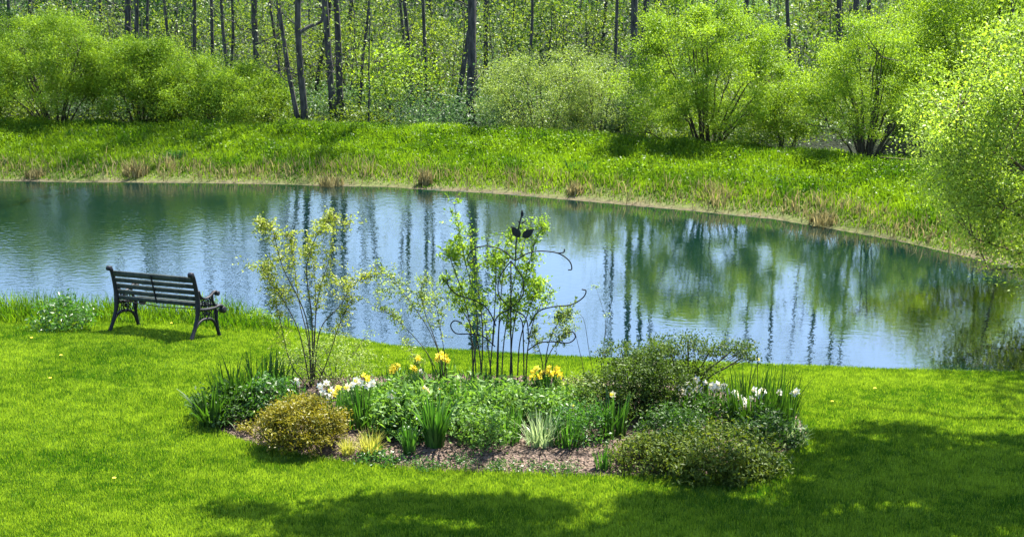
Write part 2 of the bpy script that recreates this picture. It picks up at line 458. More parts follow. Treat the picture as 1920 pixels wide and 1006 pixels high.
# lawn grass ---------------------------------------------------------------
def lawn():
    n = 2300000
    # denser towards the camera
    y = 10.5 + (24 - 10.5) * rs.uniform(0, 1, n) ** 1.15
    x = rs.uniform(-1, 1, n) * (y * .54 + 1.5)
    x += 0
    k = in_view(x, y, .7) | ((np.abs(x) < y * .54 + 1.5) & (rs.uniform(0, 1, n) < .8))
    x, y = x[k], y[k]
    d = poly_sd(x, y, POND)
    k = (d > .02) & (y < np.interp(x, nearx, neary) + .6)
    x, y, d = x[k], y[k], d[k]
    e = poly_sd(x, y, BED)
    k = e > -.02 * rs.uniform(-1, 1, len(x))
    x, y, d, e = x[k], y[k], d[k], e[k]
    z = terrain(x, y, d) - .003
    tone = .45 * vnoise(x, y, 1.3, 21) + .55 * vnoise(x, y, .11, 22) + .45 * vnoise(x * .3, y, .5, 23) - .32
    hgt = .027 + .020 * vnoise(x, y, .5, 24) + .04 * np.exp(-np.abs(e) * 18) * rs.uniform(0, 1, len(x)) + .10 * np.exp(-d * 6) * rs.uniform(0, 1, len(x))
    hgt *= rs.uniform(.6, 1.35, len(x))
    V, Qg = blades(np.stack([x, y, z], 1), hgt, rs.uniform(.006, .012, len(x)), rs.uniform(.1, .9, len(x)), 1, face=rs.normal(0, .7, len(x)))
    t = np.clip(tone + rs.normal(0, .24, len(x)), 0, 1) ** 1.1; t = np.where(rs.uniform(0, 1, len(x)) < .04, rs.uniform(.8, 1, len(x)), t)
    o = mesh_obj("lawn_grass", V, Qg, M['grass'], t); o['kind'] = 'stuff'; o['label'] = 'short mown bright green lawn grass around the flower bed'
lawn()

# tall grass on the near shore (left, behind the bench) and sparse blades on the rest of the edge
def shore_grass():
    n = 60000
    x = rs.uniform(-9.5, 9, n); y = rs.uniform(18, 22.8, n)
    d = poly_sd(x, y, POND)
    ys = np.interp(x, nearx, neary)
    k = (d > -.05) & (y < ys + .6)
    x, y, d = x[k], y[k], d[k]
    left = smooth(-2.2, -3.8, x) if False else 1 - smooth(-3.9, -2.6, x)
    wid = .12 + left * 1.15 * (.75 + .5 * vnoise(x, y, .6, 31))
    k = (d < wid) & (rs.uniform(0, 1, len(x)) < (.25 + .75 * left))
    x, y, d, left, wid = x[k], y[k], d[k], left[k], wid[k]
    h = (.10 + left * .17 * smooth(0, .5, wid - d)) * rs.uniform(.5, 1.4, len(x)) * (.6 + .8 * vnoise(x, y, .5, 32))
    V, Qg = blades(np.stack([x, y, terrain(x, y, d)], 1), h, .014, rs.uniform(.1, .9, len(x)), 3, curl=.7)
    t = np.repeat(np.clip(-.1 + .7 * vnoise(x, y, .4, 33) + rs.normal(0, .18, len(x)), 0, 1), 3)
    o = mesh_obj("shore_grass", V, Qg, M['meadow'], t); o['kind'] = 'stuff'; o['label'] = 'long unmown grass along the near pond edge behind the bench'
shore_grass()

# far bank ------------------------------------------------------------------
def bank_points(n, d0, d1, ymax=46):
    x = rs.uniform(-19, 15, n); y = rs.uniform(22, ymax, n)
    k = in_view(x, y, .6, 90) | (rs.uniform(0, 1, n) < .15)
    x, y = x[k], y[k]
    d = poly_sd(x, y, POND)
    k = (d > d0) & (d < d1) & (y > np.interp(x, nearx, neary) + 2.2)
    return x[k], y[k], d[k]

def far_bank():
    x, y, d = bank_points(900000, .06, 7.5)
    dens = smooth(.0, .7, d + .5 * (vnoise(x, y, .6, 51) - .4)) * (1 - smooth(5.0, 7.0, d))
    k = rs.uniform(0, 1, len(x)) < dens * .75
    x, y, d = x[k], y[k], d[k]
    lump = vnoise(x, y, .9, 41) * .6 + vnoise(x, y, .35, 42) * .4
    h = (.08 + .26 * lump + .16 * np.exp(-((d - 3.8) / .8) ** 2)) * smooth(.2, 2.0, d) * rs.uniform(.5, 1.2, len(x)) + .05
    V, Qg = blades(np.stack([x, y, terrain(x, y, d)], 1), h, rs.uniform(.012, .026, len(x)), rs.uniform(.1, .9, len(x)), 2, curl=.7)
    tone = np.clip(-.4 + .95 * vnoise(x, y, .9, 43) + .75 * vnoise(x, y, .3, 48) + rs.normal(0, .15, len(x)), 0, 1)
    o = mesh_obj("bank_grass", V, Qg, M['meadow'], np.repeat(tone, 2)); o['kind'] = 'stuff'; o['label'] = 'lush bright green meadow growth covering the far pond bank'
    # broad weeds on top
    x, y, d = bank_points(900000, .7, 6.5)
    lump = vnoise(x, y, .9, 41) * .6 + vnoise(x, y, .35, 42) * .4
    k = (rs.uniform(0, 1, len(x)) < (.3 + .6 * smooth(.35, .6, lump)) * smooth(.6, 2.2, d))
    x, y, d, lump = x[k], y[k], d[k], lump[k]
    z = terrain(x, y, d) + (.08 + .28 * lump + .2 * np.exp(-((d - 3.8) / .8) ** 2)) * rs.uniform(.3, .95, len(x)) * smooth(.5, 2, d)
    V, Qg = leaves(np.stack([x, y, z], 1), .065, .5, .2, .4)
    tone = np.clip(-.4 + .8 * vnoise(x, y, .8, 44) + .95 * vnoise(x, y, .22, 49) + rs.normal(0, .15, len(x)), 0, 1)
    o = mesh_obj("bank_weeds", V, Qg, M['meadow'], tone); o['kind'] = 'stuff'; o['label'] = 'leafy low weeds mixed through the grass of the far bank'
    # dry straw along the waterline
    x, y, d = bank_points(300000, .06, 2.4)
    w = np.exp(-((d - .75) / .55) ** 2) * (.25 + .5 * smooth(.35, .7, vnoise(x, y, .8, 45) * .6 + vnoise(x, y, .25, 46) * .4))
    k = rs.uniform(0, 1, len(x)) < w
    x, y, d = x[k], y[k], d[k]
    V, Qg = blades(np.stack([x, y, terrain(x, y, d)], 1), rs.uniform(.10, .34, len(x)) * (.5 + vnoise(x, y, .5, 47)), rs.uniform(.012, .022, len(x)), rs.uniform(.1, 1.2, len(x)), 2, curl=.7)
    o = mesh_obj("dry_reeds", V, Qg, M['dry'], np.repeat(rs.uniform(0, 1, len(x)), 2)); o['kind'] = 'stuff'; o['label'] = 'straw coloured dead grass and reeds along the far waterline'
far_bank()

# ------------------------------------------------------------------ shrubs
def ellip_points(n, w, dp, h, skirt=.2, shell=.55, seed=1, lump=.22):
    """points in a lumpy dome centred on the origin, sitting on z=0"""
    out = []
    while sum(len(a) for a in out) < n:
        v = rand_dirs(n * 2)
        r = (rs.uniform(0, 1, len(v)) * (1 - shell ** 3) + shell ** 3) ** (1 / 3)
        ph = np.arctan2(v[:, 1], v[:, 0])
        lm = 1 + lump * (vnoise(ph * 1.6, v[:, 2] * 2, .9, seed) - .5) * 2
        P = v * (r * lm)[:, None]
        z = (P[:, 2] + .75) / 1.75
        k = (z > skirt + .12 * (rs.uniform(-1, 1, len(z)))) & (z > 0.03)
        P = np.stack([P[:, 0] * w / 2, P[:, 1] * dp / 2, z * h], 1)[k]
        out.append(P)
    return np.vstack(out)[:n]

def shrub(name, label, cat, base, w, h, mat, ncl=160, per=120, size=.07, aspect=.38, skirt=.25, shell=.5, stems=10, srad=.03, cr=.22,
          group=None, depth=None, lump=.22, bark='stem', spread=.25, up=.25, clip=None, lean=(0, 0), tone=0.0, jit=.16):
    dp = depth or w * .85
    rt = root(name, base, label, cat, group)
    C = ellip_points(ncl, w, dp, h, skirt, shell, R.randint(1, 9999), lump)
    C[:, 0] += lean[0] * C[:, 2]; C[:, 1] += lean[1] * C[:, 2]
    off = rs.normal(size=(ncl, per, 3)) * cr * np.array([1, 1, .75]) * rs.uniform(.6, 1.25, (ncl, 1, 1))
    P = (C[:, None] + off).reshape(-1, 3)
    ct = np.repeat(rs.uniform(.2, .8, ncl), per)
    k = P[:, 2] > .02
    if clip is not None: k &= clip(P + np.array(base))
    P = P[k]; ct = ct[k]
    V, Q = leaves(P, size, aspect, up)
    t = np.clip(ct + rs.normal(0, jit, len(P)) + tone, 0, 1)
    crown = Acc(); crown.add(V, Q, 0, 0); crown.T = [t]
    # stems
    idx = rs.choice(ncl, min(stems, ncl), replace=False)
    mids = []
    for q in idx:
        e = C[q] * np.array([.92, .92, .96])
        b = np.array([e[0] * spread * .5 + R.uniform(-.06, .06), e[1] * spread * .5 + R.uniform(-.06, .06), -.05])
        c = np.array([e[0] * .45, e[1] * .45, e[2] * .55])
        B = bez(b, c, e, 9); B[1:-1] += rs.normal(0, .012 * h / 2, (7, 3))
        mesh_obj("stem", *tube(B, np.linspace(srad, srad * .28, 9) * R.uniform(.7, 1.2), 5), M[bark], parent=rt, smooth_=True)
        mids.append(B)
    Mp = np.vstack([B[3:8] for B in mids])
    tw = rs.choice(ncl, min(ncl, 90), replace=False)
    for q in tw:
        dd_ = np.linalg.norm(Mp - C[q], axis=1); s0 = Mp[np.argmin(dd_ + 2 * np.maximum(Mp[:, 2] - C[q][2], 0))]
        V, Q = tube(bez(s0, (s0 + C[q]) / 2 + np.array([0, 0, -.05]), C[q], 4), np.linspace(srad * .35, srad * .12, 4), 3, cap=False)
        crown.add(V, Q, .5, 1)
    crown.obj("crown", [M[mat], M[bark]], parent=rt)
    return rt

def far_shrub(cx, base_py, w_px, top_py, label, mat='willow', per=150, ncl=190, **kw):
    off = kw.pop('off', 5.6); yy = np.arange(24, 60, .1); xx = (cx - CX) / F * (yy * math.cos(PITCH) + (CAMZ - .5) * math.sin(PITCH))
    sd_ = poly_sd(xx, yy, POND); k_ = max(int(np.argmin(sd_)), 0); k_ += int(np.argmax(sd_[k_:] > off))
    g = np.array([xx[k_], yy[k_], tz(xx[k_], yy[k_])])
    kw['size'] *= .68; per = int(per * 2.1); kw.setdefault('cr', .155); kw.setdefault('lump', .36); kw['jit'] = .09
    return shrub(kw.pop('name', 'willow_shrub'), label, kw.pop('cat', 'shrub'), g, w_px / ppm(g[1]), aty(cx, top_py, g[1])[2] - g[2], mat, ncl=ncl, per=per, **kw)

far_shrub(-70, 228, 260, 70, 'rounded green willow shrub cut off by the left picture edge, on the far bank', size=.085, stems=9)
far_shrub(105, 232, 330, 28, 'tallest rounded willow shrub of the left clump, dome reaching almost to the top edge', size=.085, stems=22, ncl=250, skirt=.36)
far_shrub(265, 233, 240, 70, 'middle willow shrub of the left clump, right behind the grassy bank', size=.085, stems=18, ncl=190, skirt=.36)
far_shrub(410, 236, 270, 112, 'lowest willow shrub, sloping down at the right end of the left clump', size=.085, stems=16, ncl=230, skirt=.2)
far_shrub(1015, 262, 270, 95, 'pale grey-green open shrub with fanned dark stems right of the straight black trunk', 'shrub', size=.085, stems=12, ncl=150, per=90, skirt=.15)
far_shrub(1125, 266, 170, 130, 'small pale shrub filling the gap left of the big bright rounded shrub', 'shrub', size=.08, stems=8, ncl=80, per=80, skirt=.1, name='small_shrub')
far_shrub(1325, 292, 325, -22, 'biggest bright rounded shrub with many dark stems, right of the bank centre', size=.095, stems=26, ncl=240, per=140, skirt=.12, srad=.03, lump=.24, name='willow_shrub')
far_shrub(1470, 300, 120, 130, 'narrow low shrub squeezed between the two big right shrubs', size=.08, stems=7, ncl=60, per=90, skirt=.1, name='small_shrub')
far_shrub(1625, 318, 262, 22, 'tall upright shrub with a vase of bare dark stems, left of the pale willow', 'willow', size=.085, stems=26, ncl=190, per=110, skirt=.26, srad=.04)
far_shrub(1755, 322, 170, 100, 'loose shrub half hidden behind the near pale willow, right of the vase-shaped shrub', off=8.5, size=.085, stems=10, ncl=120, per=100, skirt=.2)
far_shrub(1830, 262, 360, -90,  'large leafy tree rising behind the pale willow in the top right corner', 'willow', size=.11, stems=14, ncl=300, per=130, skirt=.22, srad=.06, cr=.32, name='broadleaf_tree', cat='tree', off=9.5)
far_shrub(1175, 262, 110, 175, 'low dark bluish shrub in shade at the foot of the biggest rounded shrub', 'cool', size=.08, stems=5, ncl=60, per=70, skirt=.05, name='small_shrub')

# near willow leaning in from the right shore
wb = np.array([9.9, 21.6, tz(9.9, 21.6)])
def willow():
    rt = root("willow_tree", wb, 'pale green willow leaning over the water at the right picture edge', 'tree')
    C = []
    while len(C) < 640:
        v = rand_dirs(1)[0]; r = R.uniform(.35, 1) ** .4
        p_ = np.array([8.95, 22.0, 2.5]) + v * r * np.array([2.4, 2.2, 2.25]) * (1 + .25 * (vnoise([v[0] * 2], [v[2] * 2], .8, 77)[0] - .5))
        if p_[2] > .62 + .32 * max(0, 8.2 - p_[0]): C.append(p_ - wb)
    C = np.array(C)
    cr_ = Acc()
    off = rs.normal(size=(len(C), 160, 3)) * .155 * rs.uniform(.6, 1.3, (len(C), 1, 1))
    P = (C[:, None] + off).reshape(-1, 3); ct = np.repeat(rs.uniform(.15, .85, len(C)), 160)
    k = P[:, 2] + wb[2] > .25
    P, ct = P[k], ct[k]
    V, Q = leaves(P, .062, .45, .35)
    cr_.add(V, Q); cr_.T = [np.clip(ct + rs.normal(0, .17, len(P)), 0, 1)]
    limbs = []
    for s in range(9):
        a = C[R.randrange(len(C))]; b0 = np.array([R.uniform(-.1, .1), R.uniform(-.1, .1), -.1])
        B = bez(b0, np.array([a[0] * .35, a[1] * .35, max(.6, a[2] * .6)]), a, 11)
        mesh_obj("trunk" if s == 0 else "branch", *tube(B, np.linspace(.085 if s == 0 else .055, .012, 11), 6), M['bark2'], parent=rt, smooth_=True)
        limbs.append(B[3:])
    # the long low bough seen over the water
    for e in ([-2.2, .1, .75], [-2.6, -.2, 1.35]):
        B = bez(np.array([0, 0, .3]), np.array([-1.2, 0, .9]), np.array(e), 11)
        mesh_obj("branch", *tube(B, np.linspace(.05, .008, 11), 6), M['bark2'], parent=rt, smooth_=True); limbs.append(B[3:])
        for q in range(16):
            c0 = B[R.randint(3, 10)] + rs.normal(0, .14, 3)
            V, Q = leaves(c0 + rs.normal(size=(45, 3)) * .14, .062, .42, .35); cr_.add(V, Q, rs.uniform(.4, 1, 45))
    L = np.vstack(limbs)
    for q in range(0, len(C), 2):
        s0 = L[np.argmin(np.linalg.norm(L - C[q], axis=1))]
        V, Q = tube(bez(s0, (s0 + C[q]) / 2, C[q], 4), np.linspace(.013, .004, 4), 3, cap=False); cr_.add(V, Q, .5, 1)
    cr_.obj("crown", [M['willow_pale'], M['bark2']], parent=rt)
willow()

# ------------------------------------------------------------------ woodland trees
def tree(label, xb, xt, D_, w_px, group=None, h=None, fork=None, leaf='forest', mat='bark', name='woodland_tree', crown=1.0, low=2):
    """xb: trunk column at its foot, xt: column where it leaves the top of the picture, D_: distance"""
    X0 = (xb - CX) / F * (D_ * math.cos(PITCH) + CAMZ * math.sin(PITCH)); z0 = tz(X0, D_)
    ztop = CAMZ - D_ * .0615
    X1 = (xt - CX) / F * (D_ * math.cos(PITCH) + (CAMZ - ztop) * math.sin(PITCH))
    r = w_px / ppm(D_) / 2
    h = h or R.uniform(13, 18)
    slope = (X1 - X0) / max(ztop - z0, 1.0)
    zz = np.linspace(-.2, h, 16)
    xx = slope * np.minimum(zz, 5) + slope * .45 * np.maximum(zz - 5, 0) + np.cumsum(rs.normal(0, .035, 16))
    yy = np.cumsum(rs.normal(0, .05, 16))
    rt = root(name, (X0, D_, z0), label, 'tree', group)
    T = np.stack([xx, yy, zz], 1)
    rad = r * (1 - .78 * (zz.clip(0) / h) ** 1.1) * (1 + .5 * np.exp(-zz.clip(0) * 3))
    mesh_obj("trunk", *tube(T, rad, 8), M[mat], parent=rt, smooth_=True)
    tips = []
    def limb(z, L, rr, az, rise, nm="branch"):
        p0 = np.array([np.interp(z, zz, T[:, 0]), np.interp(z, zz, T[:, 1]), z])
        d_ = np.array([math.cos(az), math.sin(az), 0])
        e = p0 + d_ * L * math.cos(rise) + np.array([0, 0, L * math.sin(rise)])
        B = bez(p0, p0 + d_ * L * .35 + np.array([0, 0, L * .15]), e, 8); B[2:] += rs.normal(0, .05, (6, 3))
        mesh_obj(nm, *tube(B, np.linspace(rr, rr * .25, 8), 5), M[mat], parent=rt, smooth_=True)
        for q in range(4): tips.append((B[R.randint(4, 7)], rr * .3))
    if fork:
        for (z, ax, L) in fork: limb(z, L, r * .6, 0 if ax > 0 else math.pi, 1.15)
    for q in range(5):
        limb(h * R.uniform(.45, .95), R.uniform(1.5, 3.2), r * R.uniform(.25, .4), R.uniform(0, 6.28), R.uniform(.3, 1.1))
    for q in range(low):
        limb(R.uniform(1.2, 5), R.uniform(.8, 2), r * .22, R.uniform(0, 6.28), R.uniform(.1, .9))
    a = Acc()
    for tp, rr in tips:
        for q in range(3):
            e = tp + rs.normal(0, .55, 3) + np.array([0, 0, .2])
            V, Q = tube(bez(tp, (tp + e) / 2 + rs.normal(0, .08, 3), e, 4), np.linspace(rr * .6, .004, 4), 3, cap=False); a.add(V, Q, .5, 1)
            nn = int(10 * crown)
            V, Q = leaves(e + rs.normal(size=(nn, 3)) * .3, .10, .5, .1); a.add(V, Q, rs.uniform(.2, 1, nn))
    a.obj("crown", [M[leaf], M[mat]], parent=rt)
    return rt

T_ = [  # label, foot column, top column, distance, width px, options
 ('dark trunk behind the top of the tallest left willow shrub, leftmost of the close pair', 244, 236, 43, 13, {}),
 ('dark trunk standing just right of the leftmost pair trunk above the left willow dome', 264, 260, 42, 9, {}),
 ('faint thin trunk between the left pair and the slanting sapling trunk', 279, 277, 46, 6, {}),
 ('thin curved leaning trunk dipping behind the middle left willow shrub', 332, 308, 41, 6, dict(low=2)),
 ('slim trunk with a slanted side limb above the left willow slope', 374, 366, 42, 8, dict(low=1)),
 ('straight slim trunk right of the slanted-limb trunk, above the willow slope', 399, 395, 44, 7, {}),
 ('slender trunk left of the twin close trunks above the lowest willow shrub', 424, 414, 41, 7, dict(low=1)),
 ('slender straight trunk just above the peak of the lowest willow shrub', 443, 441, 41, 6, {}),
 ('stout dark broken-looking trunk right above the end of the lowest willow shrub', 494, 482, 41, 13, dict(fork=[(4.3, 1, 2.5)])),
 ('crooked thin trunk between the stout dark trunk and the forked tree', 530, 512, 42, 6, dict(low=2)),
 ('straight grey trunk standing behind the crooked thin one', 528, 524, 47, 9, {}),
 ('left leaning stem of the tree that splits at its foot, curving away at the top', 566, 528, 37.5, 9, {}),
 ('main upright trunk of the split tree, forking again to the right near the top', 570, 558, 37.5, 13, dict(fork=[(2.7, 1, 3.0)])),
 ('broad trunk with the leafy base left of centre, tilting left as it rises', 628, 604, 40, 13, {}),
 ('broad trunk crossing just right of the tilting one left of centre', 640, 626, 41, 13, {}),
 ('dim thin trunk leaning left between the split tree and the crossing pair', 594, 612, 46, 7, {}),
 ('slightly bent narrow trunk right of the crossing pair', 672, 686, 41, 6, dict(low=2)),
 ('grey distant trunk seen right of the crossing pair near the top edge', 650, 655, 52, 9, {}),
 ('very thin wavy sapling trunk reaching down to the bank weeds left of centre', 686, 680, 38, 3.5, dict(h=7)),
 ('short dim trunk behind the yellow-green sapling left of the central black trunk', 776, 760, 44, 8, dict(low=2)),
 ('forked slim trunk behind the yellow-green sapling leaves', 764, 752, 46, 6, dict(fork=[(3.2, 1, 2.0)])),
 ('brownish trunk halfway between the sapling and the central black trunk', 798, 792, 44, 7, dict(low=2)),
 ('wide shaded trunk far back, left of the central black trunk', 812, 806, 55, 10, {}),
 ('tall straight near-black trunk in the centre of the wood', 881, 881, 39.5, 17, {}),
 ('crooked ivy-dark trunk leaning just left of the central black trunk', 852, 872, 42, 10, dict(h=9)),
 ('ivy-covered trunk close behind the right side of the central black trunk', 896, 892, 43, 9, {}),
 ('thin trunk above the pale open shrub near the top edge', 985, 996, 44, 6, dict(low=1)),
 ('thin dark trunk left of the big dark double trunk', 1150, 1158, 43, 7, dict(low=2)),
 ('left half of the big dark double trunk between the pale and the big bright shrub', 1184, 1192, 42, 14, {}),
 ('right half of the big dark double trunk between the pale and the big bright shrub', 1200, 1210, 43.5, 13, {}),
 ('dim trunk just right of the double trunk, behind the big bright shrub', 1238, 1240, 50, 8, {}),
 ('dark trunk in the notch right of the biggest bright shrub', 1478, 1481, 44, 8, {}),
 ('far thin trunk left of the notch trunk, over the shoulder of the biggest shrub', 1447, 1447, 52, 7, {}),
 ('dark shaded trunk above the vase-shaped shrub, left of the pair there', 1575, 1573, 48, 11, {}),
 ('black trunk above the crown of the vase-shaped shrub', 1602, 1604, 46, 13, {}),
 ('dark trunk right of the black one above the vase-shaped shrub', 1628, 1632, 49, 9, {}),
 ('slim trunk inside the leafy top right corner', 1902, 1893, 33.5, 7, dict(leaf='willow')),
 ('slanting dead-looking trunk at the far left above the willow dome', 30, 12, 44, 7, {}),
 ('pale distant trunk above the left willow dome', 196, 190, 50, 7, {}),
 ('pale distant trunk far left between the dark evergreen and the willow dome', 62, 58, 52, 8, {}),
]
for lab, xb, xt, D_, w_, kw in T_: tree(lab, xb, xt, D_, w_, **kw)

far_shrub(-15, 215, 110, -40, 'dark evergreen at the extreme top left corner', 'evergreen', size=.09, stems=3, ncl=90, per=130, skirt=.05, name='evergreen_tree', cat='tree', off=9)

# young saplings with layered leaves among the trunks
SAP = [(735, 42, 2.9, 'bright yellow-green sapling fanning out left of the central black trunk'),
 (10, 50, 3.6, 'sparse sapling behind the slanting trunk in the top left corner'), (110, 52, 4.0, 'sapling showing above the peak of the tallest left willow shrub'),
 (215, 48, 3.2, 'sapling left of the two close trunks above the left willow dome'), (300, 47, 3.0, 'sapling between the two close left trunks and the thin curved leaning trunk'),
 (350, 50, 3.6, 'sapling behind the gap between the curved leaning trunk and the slanted-limb trunk'), (425, 52, 4.0, 'sapling between the two slender trunks over the lowest willow shrub'),
 (468, 47, 3.0, 'sapling just left of the stout dark trunk'), (510, 50, 3.6, 'sapling seen between the stout dark trunk and the crooked thin one'),
 (548, 46, 2.8, 'sapling behind the left stem of the split tree'), (600, 48, 3.2, 'sapling between the split tree and the crossing pair of broad trunks'),
 (660, 47, 3.0, 'sapling right behind the crossing pair of broad trunks'), (700, 52, 4.0, 'pale sapling beyond the very thin wavy trunk'),
 (790, 49, 3.4, 'sapling in front of the brownish trunk left of the centre'), (835, 46, 2.8, 'sapling tucked under the crooked leaning trunk near the central black one'),
 (925, 47, 3.2, 'sapling just right of the central black trunk'), (960, 54, 4.3, 'yellowish sapling above the left shoulder of the pale open shrub'),
 (1030, 50, 3.9, 'sapling directly above the top of the pale open shrub'), (1085, 47, 3.4, 'dense sapling above the right shoulder of the pale open shrub'),
 (1130, 52, 4.1, 'sapling left of the big dark double trunk'), (1165, 56, 4.6, 'distant sapling seen against the foot of the big double trunk'),
 (1225, 48, 3.4, 'sapling between the double trunk and the biggest bright shrub'), (1460, 50, 3.7, 'sapling in the notch between the two big right shrubs'),
 (1530, 54, 4.3, 'sapling over the left shoulder of the vase-shaped shrub'), (1660, 52, 4.1, 'sapling right of the black trunks above the vase-shaped shrub'), (1720, 46, 3.2, 'sapling left of the leafy top right tree')]
for q, (pxx, D_, h_, lab) in enumerate(SAP):
    X0 = (pxx - CX) / F * (D_ * .97 + 1.5); h_ = min(h_, .215 * D_ - 6.6)
    shrub("sapling", lab, 'sapling', np.array([X0, D_, tz(X0, D_)]), R.uniform(2.0, 3.2), h_, 'forest' if q else 'willow', ncl=44 if q else 60, per=36, size=.10, aspect=.5, skirt=.3, shell=.2,
          stems=3, srad=.022, cr=.26, group='saplings among the trunks' if q else None, bark='bark', spread=.1, tone=.1)

# undergrowth and distant wood, nobody could count these
def undergrowth():
    n = 2600
    D_ = rs.uniform(36.5, 50, n); x = rs.uniform(-.43, .40, n) * D_
    d = poly_sd(x, D_, POND)
    k = d > 5.0
    x, D_ = x[k], D_[k]
    z0 = terrain(x, D_)
    hh = (.35 + .9 * vnoise(x, D_, 2.5, 61)) * rs.uniform(.4, 1.2, len(x))
    per = 55
    P = np.stack([x, D_, z0 + hh * .6], 1)[:, None] + rs.normal(size=(len(x), per, 3)) * np.stack([.3 + 0 * hh, .3 + 0 * hh, hh * .4], 1)[:, None]
    P = P.reshape(-1, 3); P[:, 2] = np.maximum(P[:, 2], np.repeat(z0, per) + .03)
    V, Q = leaves(P, .10, .45, .3)
    warm = np.repeat(vnoise(x, D_, 3.5, 62) > .45, per)
    t = np.clip(np.repeat(rs.uniform(.1, .9, len(x)), per) + rs.normal(0, .15, len(P)), 0, 1)
    o = mesh_obj("undergrowth", V, Q, [M['cool'], M['forest']], t, midx=warm.astype(int)); o['kind'] = 'stuff'; o['label'] = 'tangled grey-green undergrowth at the foot of the woodland trees'
undergrowth()

def far_wood():
    a = Acc()
    for q in range(80):
        D_ = R.uniform(50, 125); x = R.uniform(-.46, .46) * D_; z0 = tz(x, D_); h_ = R.uniform(10, 17); r = R.uniform(.05, .13)
        sl_ = R.uniform(-.06, .06)
        zz = np.linspace(-.2, h_, 8)
        P = np.stack([x + sl_ * zz + np.cumsum(rs.normal(0, .08, 8)), D_ + 0 * zz, z0 + zz], 1)
        a.add(*tube(P, np.linspace(r, r * .25, 8), 5), 0, 1)
        for b in range(3):
            z = h_ * R.uniform(.3, .9); s0 = np.array([x + sl_ * z, D_, z0 + z]); e = s0 + rs.normal(0, 1.2, 3) + np.array([0, 0, 1.4])
            a.add(*tube(bez(s0, (s0 + e) / 2, e, 4), np.linspace(r * .35, .01, 4), 3, cap=False), 0, 1)
            V, Q = leaves(e + rs.normal(size=(14, 3)) * .6, .18, .5, .1); a.add(V, Q, rs.uniform(.2, 1, 14))
    for q in range(900):
        D_ = R.uniform(44, 100); x = R.uniform(-.43, .43) * D_; z0 = tz(x, D_); h_ = min(R.uniform(2, 5), .2 * D_ - 6.0); r = R.uniform(.012, .035)
        tp = np.array([x + R.gauss(0, .5), D_ + R.gauss(0, .4), z0 + h_]); b0 = np.array([x, D_, z0 - .1])
        a.add(*tube(bez(b0, (b0 + tp) / 2 + rs.normal(0, .2, 3), tp, 5), np.linspace(r, r * .4, 5), 3, cap=False), 0, 1)
    n = 6400
    D_ = 48 + 85 * rs.uniform(0, 1, n) ** 1.1; x = rs.uniform(-.45, .45, n) * D_; z0 = terrain(x, D_)
    hh = np.minimum(rs.exponential(1.2, n).clip(.2, 5), .19 * D_ - 6.6 + .8 * rs.normal(size=n)).clip(.2, 9); per = 64
    kp = vnoise(x * 60 / D_, hh * 2.2, 2.6, 78) * .65 + vnoise(x * 60 / D_, hh * 2, 1.1, 79) * .35 > .42; x, D_, z0, hh = x[kp], D_[kp], z0[kp], hh[kp]; n = len(x)
    P = np.stack([x, D_, z0 + hh], 1)[:, None] + rs.normal(size=(n, per, 3)) * np.array([.75, .75, .42])
    P = P.reshape(-1, 3)
    V, Q = leaves(P, .15, .5, .1); ct = np.repeat(.45 * rs.uniform(0, 1, n) + .8 * smooth(.3, .7, vnoise(x * 60 / D_, hh * 2, 4.5, 71)) - .15 - .35 * smooth(65, 85, D_), per)  # tint darkens with distance: canopy shade put into the leaf colour
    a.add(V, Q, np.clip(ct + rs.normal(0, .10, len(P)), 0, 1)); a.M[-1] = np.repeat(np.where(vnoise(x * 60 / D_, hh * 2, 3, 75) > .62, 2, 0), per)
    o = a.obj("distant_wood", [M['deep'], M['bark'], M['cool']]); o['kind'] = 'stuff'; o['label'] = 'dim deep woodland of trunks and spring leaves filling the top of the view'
far_wood()

